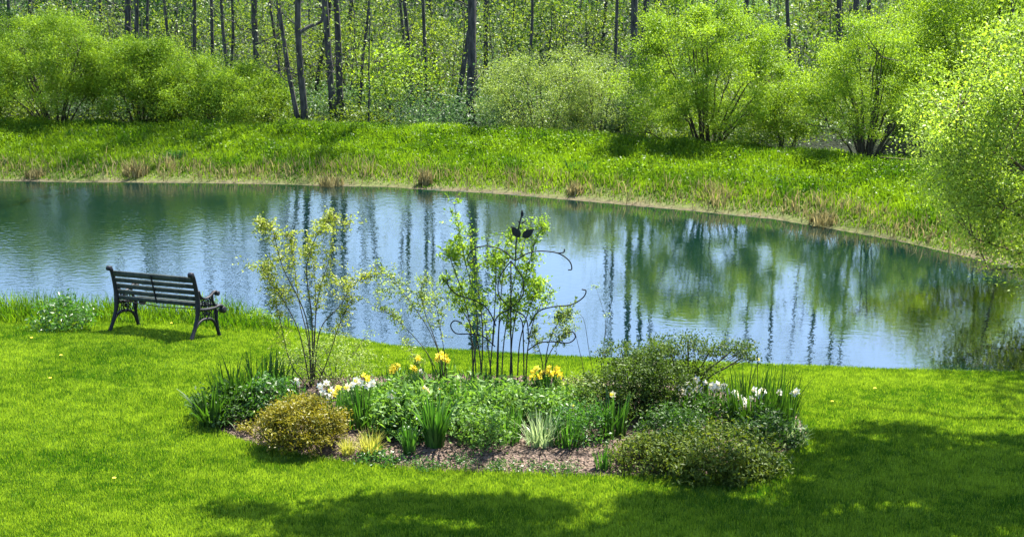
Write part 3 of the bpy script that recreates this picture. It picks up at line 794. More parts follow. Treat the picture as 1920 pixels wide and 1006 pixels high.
# big shade tree outside the right edge whose crown throws the dappled shade on the lawn
def shade_tree():
    base = np.array([10.6, 16.6, tz(10.6, 16.6)])
    rt = root("shade_tree", base, 'large spreading tree outside the right edge that shades the lawn corner', 'tree')
    spots = []
    def sp(px, py, r, z): spots.append((px, py, r, z))
    k = 0
    while k < 185:   # broad shade on the right with sunny gaps, thinning to a low strip along the bottom
        px_, py_ = R.uniform(330, 2150), R.uniform(795, 1030)
        lim = np.interp(px_, [330, 560, 900, 1200, 1400, 1500, 1620, 1760], [990, 940, 945, 935, 910, 860, 805, 792])
        if py_ < lim: continue
        gap = vnoise([px_ * .32], [py_ * 1.25], 26, 91)[0] * .6 + vnoise([px_ * .32], [py_ * 1.25], 13, 92)[0] * .4
        if gap < (.54 if px_ > 1350 else .57): continue
        sp(px_, py_, R.uniform(.08, .18), R.uniform(7.0, 7.9)); k += 1
    a = Acc(); ends = []
    for px_, py_, r, z in spots:
        g = ground(px_, py_); s = np.array(SUN); c0 = g + s * ((z - g[2]) / s[2]) - base
        ends.append(c0)
        nn = int(520 * (r / .18) ** 1.6)
        V, Q = leaves(c0 + rs.normal(size=(nn, 3)) * np.array([r * 1.6, r * .8, r * .4]), .11, .6, 0); a.add(V, Q, rs.uniform(.1, .9, nn))
    for q in range(90):   # rest of the crown, right of the picture
        v = rand_dirs(1)[0]; c0 = np.array([1.8, 3.0, 8.3]) + v * np.array([4.5, 4, 2.6]) * R.uniform(.6, 1)
        w_ = c0 + base
        if w_[0] - SUN.x / SUN.z * w_[2] < 6.2: continue
        V, Q = leaves(c0 + rs.normal(size=(260, 3)) * .5, .13, .6, 0); a.add(V, Q, rs.uniform(.1, .9, 260)); ends.append(c0)
    ends = np.array(ends)
    T = np.array([[0, 0, -.2], [0, 0, .8], [-.15, .05, 2.2], [-.4, .1, 3.8], [-.6, .2, 5.2], [-.8, .3, 7.6], [-.9, .5, 10.5]])
    mesh_obj("trunk", *tube(T, [.42, .33, .29, .25, .2, .12, .05], 10), M['bark2'], parent=rt, smooth_=True)
    mains = []
    for e in ([-8.5, -.3, 7.0], [-6.5, 1.2, 7.3], [-5.0, -1.0, 7.5], [-3.5, -1.6, 8.0], [-4.0, 3.0, 9.2], [3.5, 2, 8.6], [2, -2.5, 9]):
        B = bez(T[3] + np.array([0, 0, R.uniform(0, 1.2)]), np.array([e[0] * .45, e[1] * .4, 7.6]), np.array(e), 14); B[2:-1] += rs.normal(0, .05, (11, 3))
        mesh_obj("branch", *tube(B, np.linspace(.11, .012, 14), 6), M['bark2'], parent=rt, smooth_=True); mains.append(B[3:])
    L = np.vstack(mains)
    for e in ends[::7]:
        s0 = L[np.argmin(np.linalg.norm(L - e, axis=1))]
        a.add(*tube(bez(s0, (s0 + e) / 2 + np.array([0, 0, .1]), e, 5), np.linspace(.010, .004, 5), 4, cap=False), .5, 1)
    a.obj("crown", [M['willow'], M['bark2']], parent=rt)
shade_tree()

# ------------------------------------------------------------------ park bench
m, n, l = new_mat("black_cast_iron")
p = n.new("ShaderNodeBsdfPrincipled"); p.inputs["Base Color"].default_value = (.005, .006, .011, 1); p.inputs["Roughness"].default_value = .55; p.inputs["Specular IOR Level"].default_value = .3
nz = n.new("ShaderNodeTexNoise"); nz.inputs["Scale"].default_value = 60; bp = n.new("ShaderNodeBump"); bp.inputs["Distance"].default_value = .002
o_ = n.new("ShaderNodeOutputMaterial"); l.new(nz.outputs[0], bp.inputs["Height"]); l.new(bp.outputs[0], p.inputs["Normal"]); l.new(p.outputs[0], o_.inputs[0])
M['iron'] = m
M['slat'] = bark_mat("dark_painted_slat", (.018, .025, .022), (.045, .055, .048), 20, .1)
M['rust'] = bark_mat("dark_trellis_iron", (.010, .012, .014), (.022, .024, .026), 40, .1)

def arc(c, r, a0, a1, n=14, r1=None):
    t = np.linspace(a0, a1, n); rr = np.linspace(r, r if r1 is None else r1, n)
    return np.stack([c[0] + rr * np.cos(t), c[1] + rr * np.sin(t)], 1)

def spline(P, n=8):
    P = np.asarray(P, float); P = np.vstack([2 * P[0] - P[1], P, 2 * P[-1] - P[-2]]); out = []
    for k in range(1, len(P) - 2):
        t = np.linspace(0, 1, n, endpoint=False)[:, None]
        out.append(.5 * (2 * P[k] + (P[k + 1] - P[k - 1]) * t + (2 * P[k - 1] - 5 * P[k] + 4 * P[k + 1] - P[k + 2]) * t ** 2 + (3 * P[k] - P[k - 1] - 3 * P[k + 1] + P[k + 2]) * t ** 3))
    return np.vstack(out + [P[-2:-1]])

def bench():
    # side profile in (u forward, z up); length axis is local x
    fr, fl = ground(355, 632), ground(205, 626)
    th = math.atan2(fr[1] - fl[1], fr[0] - fl[0])
    L = 1.30
    yaw = -math.radians(29)
    base = (fl + ground(362, 634)) / 2; base[2] = tz(base[0], base[1])
    rt = root("park_bench", base, 'dark slatted park bench with ornate cast iron ends facing the pond', 'bench', rz=yaw)
    # tilt with the lawn slope
    c_, s_ = math.cos(yaw), math.sin(yaw)
    zl = tz(base[0] - c_ * L / 2, base[1] - s_ * L / 2); zr = tz(base[0] + c_ * L / 2, base[1] + s_ * L / 2)
    zf = tz(base[0] - s_ * .5, base[1] + c_ * .5)
    rt.rotation_mode = 'XYZ'
    rt.rotation_euler = (math.atan2(zf - base[2], .5) - .05, -math.atan2(zr - zl, L), yaw)
    rt.location.z = (zl + zr) / 2 + .005
    rt.scale = (1.16, 1.16, 1.12)
    def side(x0):
        a = Acc()
        def cv(P2, r, fl_=1.0):
            P = spline(P2, 6); P3 = np.stack([np.full(len(P), x0), P[:, 0], P[:, 1]], 1)
            rr = r if np.isscalar(r) else np.interp(np.linspace(0, 1, len(P)), np.linspace(0, 1, len(r)), r)
            V, Q = tube(P3, rr, 6); V[:, 0] = x0 + (V[:, 0] - x0) * fl_; a.add(V, Q)
        def ring(c, r, rr, k=12):
            t = np.linspace(0, 2 * math.pi, k + 1); P3 = np.stack([np.full(k + 1, x0), c[0] + r * np.cos(t), c[1] + r * np.sin(t)], 1)
            V, Q = tube(P3, rr, 5, cap=False); a.add(V, Q)
        def disc(c, r, th_=.05):
            P3 = np.array([[x0 - th_ / 2, c[0], c[1]], [x0 - th_ / 2 + .006, c[0], c[1]], [x0 + th_ / 2 - .006, c[0], c[1]], [x0 + th_ / 2, c[0], c[1]]]); V, Q = tube(P3, [r * .8, r, r, r * .8], 12); a.add(V, Q)
        cv([(-.02, 0), (.03, .12), (.075, .27), (.085, .40), (.07, .52), (.03, .67), (-.01, .78), (-.045, .82)], [.024, .019, .022, .030, .026, .023, .022, .018], 1.3)
        disc((-.045, .80), .033, .06)
        cv([(.48, 0), (.445, .10), (.415, .22), (.41, .36)], [.024, .018, .018, .022], 1.3)
        cv([(.07, .375), (.2, .365), (.35, .375), (.47, .40), (.53, .37)], .022, 1.3)      # seat rail
        disc((.525, .345), .044, .06)
        cv([(.0, .04), (.07, .17), (.15, .235), (.245, .25), (.33, .235), (.40, .17), (.46, .05)], [.018, .016, .018, .022, .018, .016, .018], 1.2)   # arch
        cv([(.075, .60), (.11, .54), (.19, .50), (.28, .52), (.36, .575), (.405, .575)], [.024, .019, .017, .017, .018, .018], 1.3)   # arm sweep
        disc((.415, .555), .03, .055)
        cv([(.33, .55), (.335, .48), (.37, .42), (.44, .39)], .016, 1.1)
        # rosette panel under the arm
        ring((.21, .445), .052, .009); disc((.21, .445), .024, .022)
        for q in range(8):
            t = q * math.pi / 4; cv([(.21 + .026 * math.cos(t), .445 + .026 * math.sin(t)), (.21 + .05 * math.cos(t), .445 + .05 * math.sin(t))], .006)
        for s_x in (-1, 1):
            ring((.21 + s_x * .082, .475), .022, .007); ring((.21 + s_x * .078, .41), .020, .007)
        cv([(.10, .40), (.12, .50), (.16, .52)], .009); cv([(.31, .40), (.30, .48), (.27, .51)], .009)
        # scrollwork between seat rail and arch
        for s_x in (-1, 1):
            for (u, z, r) in ((.10, .325, .030), (.055, .265, .022), (.125, .27, .018), (.155, .325, .018)):
                ring((.245 + s_x * u, z), r, .007)
            cv([(.245 + s_x * .02, .26), (.245 + s_x * .05, .32), (.245 + s_x * .02, .36)], .009)
            cv([(.245 + s_x * .16, .36), (.245 + s_x * .155, .27), (.245 + s_x * .19, .17)], .008)
        disc((.245, .315), .028, .024); cv([(.245, .25), (.245, .205)], [.012, .004])
        return a.obj("end_frame", M['iron'], parent=rt, sm=True)
    side(-L / 2); side(L / 2)
    # back slats follow the tilted upright; seat slats lie on the rail
    bu = np.array([[.078, .43], [.068, .505], [.048, .58], [.022, .655], [-.004, .735]])
    hh = [.045, .052, .052, .052, .07]
    for k, (u, z) in enumerate(bu):
        dir_ = np.array([.28, -1]) ; ang = math.atan2(.28, 1)
        ca_, sa_ = math.cos(ang), math.sin(ang)
        rot = np.array([[1, 0, 0], [0, ca_, -sa_], [0, sa_, ca_]])
        mesh_obj("back_slat", *box((0, u + .012, z), (L - .03, .018, hh[k]), rot), M['slat'], parent=rt)
    for k in range(6):
        mesh_obj("seat_slat", *box((0, .115 + k * .064, .405 + .004 * (k - 3) ** 2 * .5), (L - .03, .05, .018)), M['slat'], parent=rt)
    B = np.array([[0, .098, .40], [0, .062, .505], [0, .04, .58], [0, .012, .655], [0, -.016, .75]]); B[:, 1] -= .006
    mesh_obj("back_strap", *tube(B, .011, 5), M['iron'], parent=rt)
    mesh_obj("tie_rod", *tube(np.array([[-L / 2, .2, .37], [0, .2, .345], [L / 2, .2, .37]]), .006, 5), M['iron'], parent=rt)
bench()

# ------------------------------------------------------------------ scroll trellis
TB = ground(958, 755); TB[2] = bed_z(TB[0], TB[1])
def trellis():
    s = 1 / ppm(TB[1], TB[2] + .9)
    rt = root("scroll_trellis", TB, 'black iron plant support with curling scroll arms and leaf finial among the tall shoots', 'trellis')
    zs = 1 / math.cos(PITCH)
    def loc(P2): return np.array([[(x - 958) * s, 0, (742 - y) * s * zs] for x, y in P2])
    def cv(name, P2, r=.007, rot=0, par=rt):
        P = spline(loc(P2), 7)
        if rot: P = np.stack([P[:, 0] * math.cos(rot), P[:, 0] * math.sin(rot), P[:, 2]], 1)
        return mesh_obj(name, *tube(P, r, 6), M['rust'], parent=par, smooth_=True)
    cx0 = 968
    for rot in (0, math.pi / 2):
        for sg in (1, -1):
            def mir(P): return [(958 + (x - 968) if sg > 0 else 958 - (x - 968), y) for x, y in P]
            cv("leg", mir([(993, 742), (992, 660), (990, 605), (1008, 575)][:3] + [(985, 590)]), rot=rot)
            cv("scroll_loop", mir([(968, 484), (989, 515), (990, 548), (968, 572), (940, 592), (934, 640)]), rot=rot)
    for P in ([(966, 484), (940, 463), (908, 457), (885, 466), (877, 482), (884, 488), (890, 482)],
              [(966, 484), (985, 472), (1010, 466), (1045, 470), (1066, 484), (1071, 499), (1064, 501)],
              [(1045, 470), (1056, 468), (1057, 462)],
              [(930, 606), (915, 575), (890, 558), (860, 548), (843, 533), (840, 521), (846, 518)],
              [(992, 606), (1008, 580), (1035, 570), (1070, 566), (1092, 553), (1098, 540), (1090, 537)],
              [(928, 645), (905, 625), (880, 621), (855, 620), (845, 606), (852, 596), (866, 600)],
              [(990, 652), (1012, 638), (1040, 636), (1066, 638), (1079, 628), (1074, 617), (1064, 620)]):
        cv("scroll_arm", P, .0072)
    fin = cv("finial", [(966, 484), (968, 450), (972, 425), (978, 400)], .008)
    def leaf(c, ang, L, w):
        a = Acc(); t = np.linspace(0, 1, 9); ww = w * np.sin(math.pi * t ** .8) * (1 - .25 * t); P = loc([c])[0]
        d_ = np.array([math.cos(ang), 0, math.sin(ang)]); n_ = np.array([-math.sin(ang), 0, math.cos(ang)])
        for sg in (1, -1):
            for sy in (0.004,):
                A = [P + d_ * L * tt + np.array([0, -.012 * math.sin(math.pi * tt), 0]) for tt in t]; Bv = [A[q] + n_ * sg * ww[q] + np.array([0, .006, 0]) for q in range(9)]
                V = np.array(A + Bv); Q = [[q, q + 1, q + 10, q + 9] for q in range(8)]
                a.add(V, Q); V2 = V + np.array([0, .005, 0]); a.add(V2, Q)
        return a.obj("iron_leaf", M['rust'], parent=fin)
    leaf((975, 441), math.radians(128), .17, .050); leaf((979, 441), math.radians(36), .17, .050)
    leaf((976, 416), math.radians(130), .06, .010); leaf((977, 416), math.radians(35), .06, .010); leaf((979, 404), math.radians(92), .09, .020)
trellis()

# ------------------------------------------------------------------ bed plants
def bed_at(px, py):
    g = ground(px, py); g[2] = bed_z(g[0], g[1]) - .01; return g

def bed_shrub(name, label, px, py, w_px, h_px, mat, cat='shrub', **kw):
    g = bed_at(px, py); s = 1 / ppm(g[1])
    kw.setdefault('size', .04); kw.setdefault('cr', .06); kw.setdefault('srad', .008); kw.setdefault('skirt', .1); kw.setdefault('stems', 8); kw.setdefault('per', 40); kw.setdefault('ncl', 90)
    return shrub(name, label, cat, g, w_px * s, h_px * s * .84, mat, **kw)

def flower(rt, pos, kind, size=.10):
    """daffodil: six petals with a trumpet, nodding towards the camera; pos is relative to the plant"""
    pos = np.array(pos)
    f = np.array([R.uniform(-.9, .9), -1 + R.uniform(0, .6), R.uniform(-.15, .7)]); f /= np.linalg.norm(f)
    u = np.cross(f, [0, 0, 1]); u /= np.linalg.norm(u); v = np.cross(u, f)
    a = Acc(); r = size / 2 * R.uniform(.85, 1.15); ph = R.uniform(0, 1)
    for q in range(6):
        t = ph + q * math.pi / 3; d_ = u * math.cos(t) + v * math.sin(t); s_ = -u * math.sin(t) + v * math.cos(t); bk = f * (.004 if q % 2 else -.002)
        V = [pos + bk, pos + d_ * r * .55 + s_ * r * .33 + bk + f * .004, pos + d_ * r - f * .008 + bk, pos + d_ * r * .55 - s_ * r * .33 + bk + f * .004]
        a.add(V, [[0, 1, 2, 3]], R.uniform(0, 1))
    pm, tm = {'white': ('white', 'cream'), 'yellow': ('yellow', 'yellow'), 'wy': ('white', 'yellow'), 'cream': ('cream', 'yellow')}[kind]
    fo = a.obj("flower", M[pm], parent=rt)
    P = np.array([pos - f * .002, pos + f * r * .35, pos + f * r * .7]); V, Q = tube(P, [r * .2, r * .26, r * .4], 8, cap=False)
    mesh_obj("trumpet", V, Q, M[tm], np.full(len(Q), R.uniform(.2, 1)), parent=fo)
    b = np.array([pos[0] * .4, pos[1] * .4, 0])
    P = bez(b, np.array([pos[0] * .7, pos[1] * .7, pos[2] * .9]), pos - f * .01 , 7)
    V, Q = tube(P, .0045, 5, cap=False); mesh_obj("flower_stem", V, Q, M['greenstem'], parent=rt, smooth_=True)

def strap(name, label, px, py, n=60, length=.45, width=.02, lean=.5, r=.12, mat='strap', cat='plant', flowers=(), group=None, kind='white', fsize=.10, segs=5, curl=.65, up=None):
    g = bed_at(px, py)
    rt = root(name, g, label, cat, group)
    a_ = rs.uniform(0, 2 * math.pi, n); rr = r * np.sqrt(rs.uniform(0, 1, n))
    B = np.stack([rr * np.cos(a_), rr * np.sin(a_) * .8, 0 * rr], 1)
    V, Q = blades(B, length * rs.uniform(.6, 1.15, n), width * rs.uniform(.7, 1.2, n), np.abs(rs.normal(0, 1, n)) * lean * .6 + .05, segs, az=a_ + rs.normal(0, .5, n), curl=curl, face=a_ + math.pi / 2 + rs.normal(0, .5, n))
    mesh_obj("leaves", V, Q, M[mat], np.repeat(np.clip(rs.uniform(0, 1, n), 0, 1), segs), parent=rt, smooth_=True)
    for fl_ in flowers:
        fx, fy = fl_[:2]; k = fl_[2] if len(fl_) > 2 else kind
        p_ = aty(fx, fy - 5, g[1] + R.uniform(-.06, .06)) - g
        flower(rt, p_, k, fsize)
    return rt

# --- left end
strap("iris_clump", 'dark green strap leaves at the left tip of the flower bed', 400, 800, 80, .46, .030, .8, .14, 'dark', 'iris')
bed_shrub("leafy_perennial", 'low dark glossy foliage filling the left end of the bed', 440, 790, 150, 66, 'dark', 'plant', size=.055, aspect=.4, ncl=70, per=34, stems=8, skirt=.02)
strap("iris_clump", 'upright dark green spear leaves behind the left foliage of the bed', 440, 778, 80, .56, .028, .35, .22, 'dark', 'iris')
strap("iris_clump", 'clump of blue-green spears between the bed tip and the bronze shrub', 500, 764, 130, .55, .024, .4, .30, 'dark', 'iris')
bed_shrub("leafy_perennial", 'mid green soft foliage just behind the bronze shrub', 500, 785, 110, 85, 'strap', 'plant', size=.05, ncl=50, per=30, skirt=.02)
bed_shrub("bronze_shrub", 'rounded bronze-yellow dwarf shrub at the front left of the bed', 565, 842, 165, 112, 'bronze', size=.038, aspect=.35, ncl=260, per=56, skirt=.27, stems=16, cr=.045, lump=.14, shell=.55)
bed_shrub("bronze_seedling", 'tiny gold-tipped seedling at the left foot of the bronze shrub', 462, 815, 38, 26, 'bronze', 'plant', size=.03, ncl=16, per=24, skirt=.02, stems=3, cr=.03)
strap("daffodil_clump", 'white daffodil rising alone behind the left edge of the bronze shrub', 558, 765, 22, .33, .016, .3, .08, cat='daffodil', flowers=[(555, 718), (556, 725)], kind='white')
strap("daffodil_clump", 'white and yellow daffodils directly behind the right side of the bronze shrub', 618, 800, 40, .38, .018, .3, .16, cat='daffodil',
      flowers=[(600, 728, 'white'), (612, 722, 'white'), (628, 742, 'yellow'), (634, 732, 'yellow'), (606, 740, 'white'), (618, 748, 'white'), (622, 736, 'wy')])
strap("daffodil_clump", 'tallest leafy daffodil clump with a yellow bloom above white ones, right of the bronze shrub', 680, 812, 95, .50, .022, .32, .20, cat='daffodil',
      flowers=[(683, 708, 'yellow'), (690, 714, 'yellow'), (676, 722, 'white'), (688, 728, 'white'), (698, 722, 'white'), (662, 726, 'white'), (668, 718, 'wy'), (652, 730, 'cream')])
strap("golden_grass", 'small golden grass tuft, left one of the two at the bed front', 652, 856, 130, .20, .008, .9, .06, 'gold', 'ornamental grass')
strap("golden_grass", 'wider golden grass tuft at the bed front, right of its smaller twin', 694, 856, 220, .25, .008, 1.0, .10, 'gold', 'ornamental grass')
bed_shrub("groundcover_plant", 'low dark green rosette in front of the golden grass tufts', 704, 868, 50, 14, 'strap', 'plant', size=.05, ncl=26, per=20, skirt=.02, stems=3)
strap("daylily_clump", 'fountain of arching green strap leaves at the front centre of the bed', 815, 850, 75, .58, .030, .55, .09, 'strap', 'daylily', segs=7)
# --- centre
pe = [(752, 826, 110, 84, 'peony with fine mid green leaves behind the golden grass'), (790, 805, 130, 85, 'peony foliage with a silvery top left of the tall shoots'),
      (855, 795, 150, 92, 'broad silvery peony leaves in front of the tall shoots'), (905, 822, 120, 92, 'shadowed peony foliage right of the arching strap leaves'),
      (935, 785, 110, 65, 'glossy low leaves at the foot of the trellis'), (760, 775, 130, 62, 'pale green leafy mound below the yellow back-row daffodils'), (690, 780, 90, 56, 'small leafy mound behind the tallest daffodil clump')]
for a_, b_, w_, h_, lb in pe:
    bed_shrub("peony", lb, a_, b_, w_, h_, 'peony', 'peony', size=.085, aspect=.34, ncl=60, per=26, cr=.07, skirt=.12, stems=12, up=.1, shell=.55)
strap("daffodil_clump", 'cream daffodil pair half buried in the peony leaves', 812, 800, 24, .30, .018, .3, .12, cat='daffodil', flowers=[(795, 733, 'cream'), (828, 736, 'cream'), (822, 742, 'white'), (802, 738, 'cream')])
strap("daffodil_clump", 'yellow back-row daffodils at the left, above the leafy mound', 740, 738, 40, .30, .016, .3, .14, cat='daffodil', flowers=[(737, 692), (741, 698), (734, 700), (745, 690)], kind='yellow')
strap("daffodil_clump", 'yellow daffodil with a white neighbour in the middle of the back row', 778, 735, 30, .30, .016, .3, .12, cat='daffodil', flowers=[(774, 694, 'yellow'), (779, 698, 'yellow'), (789, 702, 'white'), (784, 676, 'yellow')])
strap("daffodil_clump", 'brightest high bunch of yellow daffodils left of the tall shoots', 830, 725, 40, .34, .018, .3, .14, cat='daffodil', flowers=[(822, 672), (830, 676), (836, 672), (828, 668), (838, 680), (820, 678)], kind='yellow')
strap("daffodil_clump", 'wide row of yellow daffodils behind the trellis legs on the right', 1028, 745, 90, .30, .016, .35, .30, cat='daffodil',
      flowers=[(1000, 702), (1006, 696), (1016, 704), (1026, 700), (1034, 706), (1042, 702), (1050, 708), (998, 712), (1012, 710), (1044, 696), (1030, 694)], kind='yellow')
strap("daffodil_clump", 'bunch of green spears close behind the trellis foot', 905, 760, 60, .40, .02, .3, .22, cat='daffodil')
strap("daffodil_clump", 'soft curved leaves between the trellis and the dark spreading shrub', 1040, 800, 90, .40, .018, .6, .25, cat='daffodil', mat='strap')
bed_shrub("leafy_perennial", 'knee-high reddish-stemmed green perennial at the front right of centre', 905, 850, 110, 95, 'peony', 'plant', size=.05, ncl=60, per=24, skirt=.1, stems=16)
bed_shrub("leafy_perennial", 'rounded leafy green plant behind the white striped grass', 985, 810, 130, 100, 'peony', 'plant', size=.06, ncl=70, per=24, skirt=.05)
strap("striped_grass", 'white and green striped grass arching at the bed front, right of centre', 1012, 848, 130, .38, .012, .9, .14, 'varieg', 'ornamental grass', segs=6)
bed_shrub("leafy_perennial", 'fresh green mound of small leaves right of the striped grass', 1085, 838, 120, 80, 'strap', 'plant', size=.045, ncl=80, per=26, skirt=.02)
strap("daffodil_clump", 'single small yellow and white daffodil facing left over the fresh green mound', 1082, 815, 26, .30, .014, .4, .10, cat='daffodil', flowers=[(1075, 767, 'cream')], fsize=.08)
strap("daffodil_clump", 'tall strap-leaved clump with one pale cream bloom in front of the dark shrub', 1148, 830, 60, .50, .022, .42, .14, cat='daffodil', flowers=[(1149, 744, 'cream')])
strap("daffodil_clump", 'short upright green blades at the very front right of the bed', 1132, 882, 40, .26, .016, .35, .09, cat='daffodil')
bed_shrub("low_shrub", 'small olive and yellow tipped shrub at the front, left of the larger front shrub', 1212, 882, 120, 72, 'olive', size=.045, ncl=80, per=34, skirt=.08, stems=8, shell=.6)
bed_shrub("low_shrub", 'large rounded olive green shrub at the front right of the bed', 1345, 890, 220, 80, 'olive', size=.05, lump=.45, ncl=210, cr=.075, per=42, skirt=.12, stems=12, shell=.6, tone=-.15)
bed_shrub("low_shrub", 'dark glossy little shrub filling between the olive shrub and the dark spreading one', 1255, 850, 130, 90, 'dark', size=.045, ncl=90, per=34, skirt=.05, stems=8)
strap("daffodil_clump", 'upright green leaves standing out of the silvery peony foliage', 868, 812, 50, .52, .022, .3, .14, cat='daffodil')
strap("daffodil_clump", 'loose tuft of green leaves between the two front peonies', 742, 822, 46, .46, .020, .4, .14, cat='daffodil', flowers=[(735, 745, 'white')])
strap("daffodil_clump", 'dense green leaf tuft left of the striped grass', 950, 838, 60, .40, .020, .4, .16, cat='daffodil')
strap("daffodil_clump", 'arching green leaves right of the striped grass at the front', 1062, 850, 50, .36, .018, .5, .14, cat='daffodil')
strap("daylily_clump", 'second smaller fountain of strap leaves left of the large one', 768, 858, 36, .34, .024, .55, .07, 'strap', 'daylily')
# --- right
bed_shrub("spreading_shrub", 'dark twiggy small-leaved shrub, tallest mass on the right of the bed', 1195, 790, 190, 165, 'cotoneaster', size=.034, aspect=.5, ncl=300, per=52, skirt=.06, stems=26, srad=.010, cr=.05, shell=.3, lump=.55)
def reaching():
    g = bed_at(1290, 775)
    rt = root("spreading_shrub", g, 'sprawling shrub whose thin branch reaches right across the water edge', 'shrub')
    a = Acc()
    sp_ = [((1290, 640), 48, 16), ((1250, 655), 60, 24), ((1380, 650), 40, 16), ((1330, 660), 40, 16), ((1300, 690), 60, 28), ((1230, 700), 60, 34), ((1395, 668), 24, 10)]
    for (c2, wx_, wz_), nn in zip(sp_, (26, 44, 26, 20, 44, 50, 10)):
        for q in range(nn):
            e = aty(c2[0] + R.gauss(0, .45) * wx_, c2[1] + R.gauss(0, .45) * wz_, g[1] + R.uniform(-.25, .25)) - g
            V, Q = leaves(e + rs.normal(size=(30, 3)) * np.array([.05, .06, .025]), .032, .5, .2); a.add(V, Q, np.clip(rs.normal(.5, .25, 30), 0, 1))
            s0 = np.array([e[0] * .75, e[1] * .7, e[2] * .86]); a.add(*tube(bez(s0, (s0 + e) / 2, e, 4), [.003, .002, .002, .001], 3, cap=False), 0, 1)
    for c2, *_ in sp_:
        e = aty(c2[0], c2[1], g[1]) - g
        mesh_obj("stem", *tube(spline([[0, 0, 0], [e[0] * .35, .03, e[2] * .55], [e[0] * .7, 0, e[2] * .8], e], 5), .009, 5), M['stem'], parent=rt, smooth_=True)
    a.obj("crown", [M['cotoneaster'], M['stem']], parent=rt)
reaching()
strap("daffodil_clump", 'row of white daffodils nodding under the dark spreading shrub', 1320, 790, 130, .42, .018, .35, .34, cat='daffodil', mat='dark',
      flowers=[(1275, 731), (1303, 738), (1310, 732), (1322, 722), (1335, 728), (1346, 726), (1352, 732), (1340, 734), (1306, 716), (1297, 744), (1283, 738), (1290, 726), (1316, 744), (1358, 728), (1365, 738)], kind='white')
strap("daffodil_clump", 'tall dark spears with white daffodils hanging to both sides near the right end', 1410, 815, 170, .68, .018, .35, .30, cat='daffodil', mat='dark',
      flowers=[(1386, 750), (1392, 768), (1400, 762), (1415, 735), (1424, 744), (1430, 738), (1408, 752), (1378, 742), (1396, 756)], kind='white')
strap("iris_clump", 'tall thin dark spear leaves, rightmost clump of the bed', 1462, 815, 120, .66, .016, .3, .20, 'dark', 'iris', flowers=[(1462, 740, 'white'), (1494, 738, 'white'), (1488, 742, 'white')])
strap("tulip_stalk", 'single pale bloom on a long thin stalk above the right spear leaves', 1420, 770, 4, .3, .02, .3, .05, cat='flower', flowers=[(1421, 679, 'cream')], fsize=.06)
strap("daffodil_clump", 'small white daffodil low on the right flank of the dark shrub', 1180, 745, 20, .25, .014, .3, .10, cat='daffodil', flowers=[(1176, 698), (1170, 703)], kind='white')
bed_shrub("leafy_perennial", 'dark leafy plant under the spears at the right end of the bed', 1440, 838, 130, 75, 'dark', 'plant', size=.055, ncl=70, per=30, skirt=.02)
strap("striped_grass", 'pale striped arching tuft at the extreme right tip of the bed', 1488, 838, 70, .28, .014, 1.0, .10, 'varieg', 'ornamental grass', segs=6)
bed_shrub("leafy_perennial", 'soft mid green mound between the striped grass and the dark spreading shrub', 1070, 800, 130, 72, 'peony', 'plant', size=.05, ncl=70, per=26, skirt=.02)
bed_shrub("leafy_perennial", 'pale leafy plant at the foot of the dark spreading shrub, back row', 1088, 758, 100, 50, 'shrub', 'plant', size=.04, ncl=70, per=24, skirt=.02)
bed_shrub("leafy_perennial", 'green leafy cushion behind the golden grass and the arching strap leaves', 770, 835, 110, 60, 'strap', 'plant', size=.05, ncl=60, per=24, skirt=.02)
bed_shrub("leafy_perennial", 'dark leafy cushion under the white daffodils beside the dark spreading shrub', 1310, 815, 170, 70, 'dark', 'plant', size=.05, ncl=80, per=28, skirt=.02)
bed_shrub("leafy_perennial", 'dull green filler plant at the foot of the trellis, right side', 1000, 772, 180, 44, 'dark', 'plant', size=.06, ncl=80, per=30, skirt=.02)

for px_, py_, w_, lab in ((748, 873, .34, 'weed rosette on the mulch left of the arching strap-leaf fountain'), (800, 880, .3, 'small weed patch right in front of the arching strap-leaf fountain'),
        (868, 878, .42, 'wider weed patch at the bed rim between strap-leaf fountain and striped grass'), (930, 884, .26, 'tiny weed rosette at the rim left of the striped grass'),
        (990, 884, .36, 'weed patch at the rim just in front of the striped grass'), (1050, 886, .4, 'flat weed patch at the rim left of the short upright blades')):
    g = bed_at(px_, py_)
    shrub("groundcover_plant", lab, 'plant', g, w_, R.uniform(.06, .10), 'strap', ncl=16, per=26, size=.028, skirt=.02, stems=2, srad=.003, cr=.035, group='weed rosettes on the front mulch')

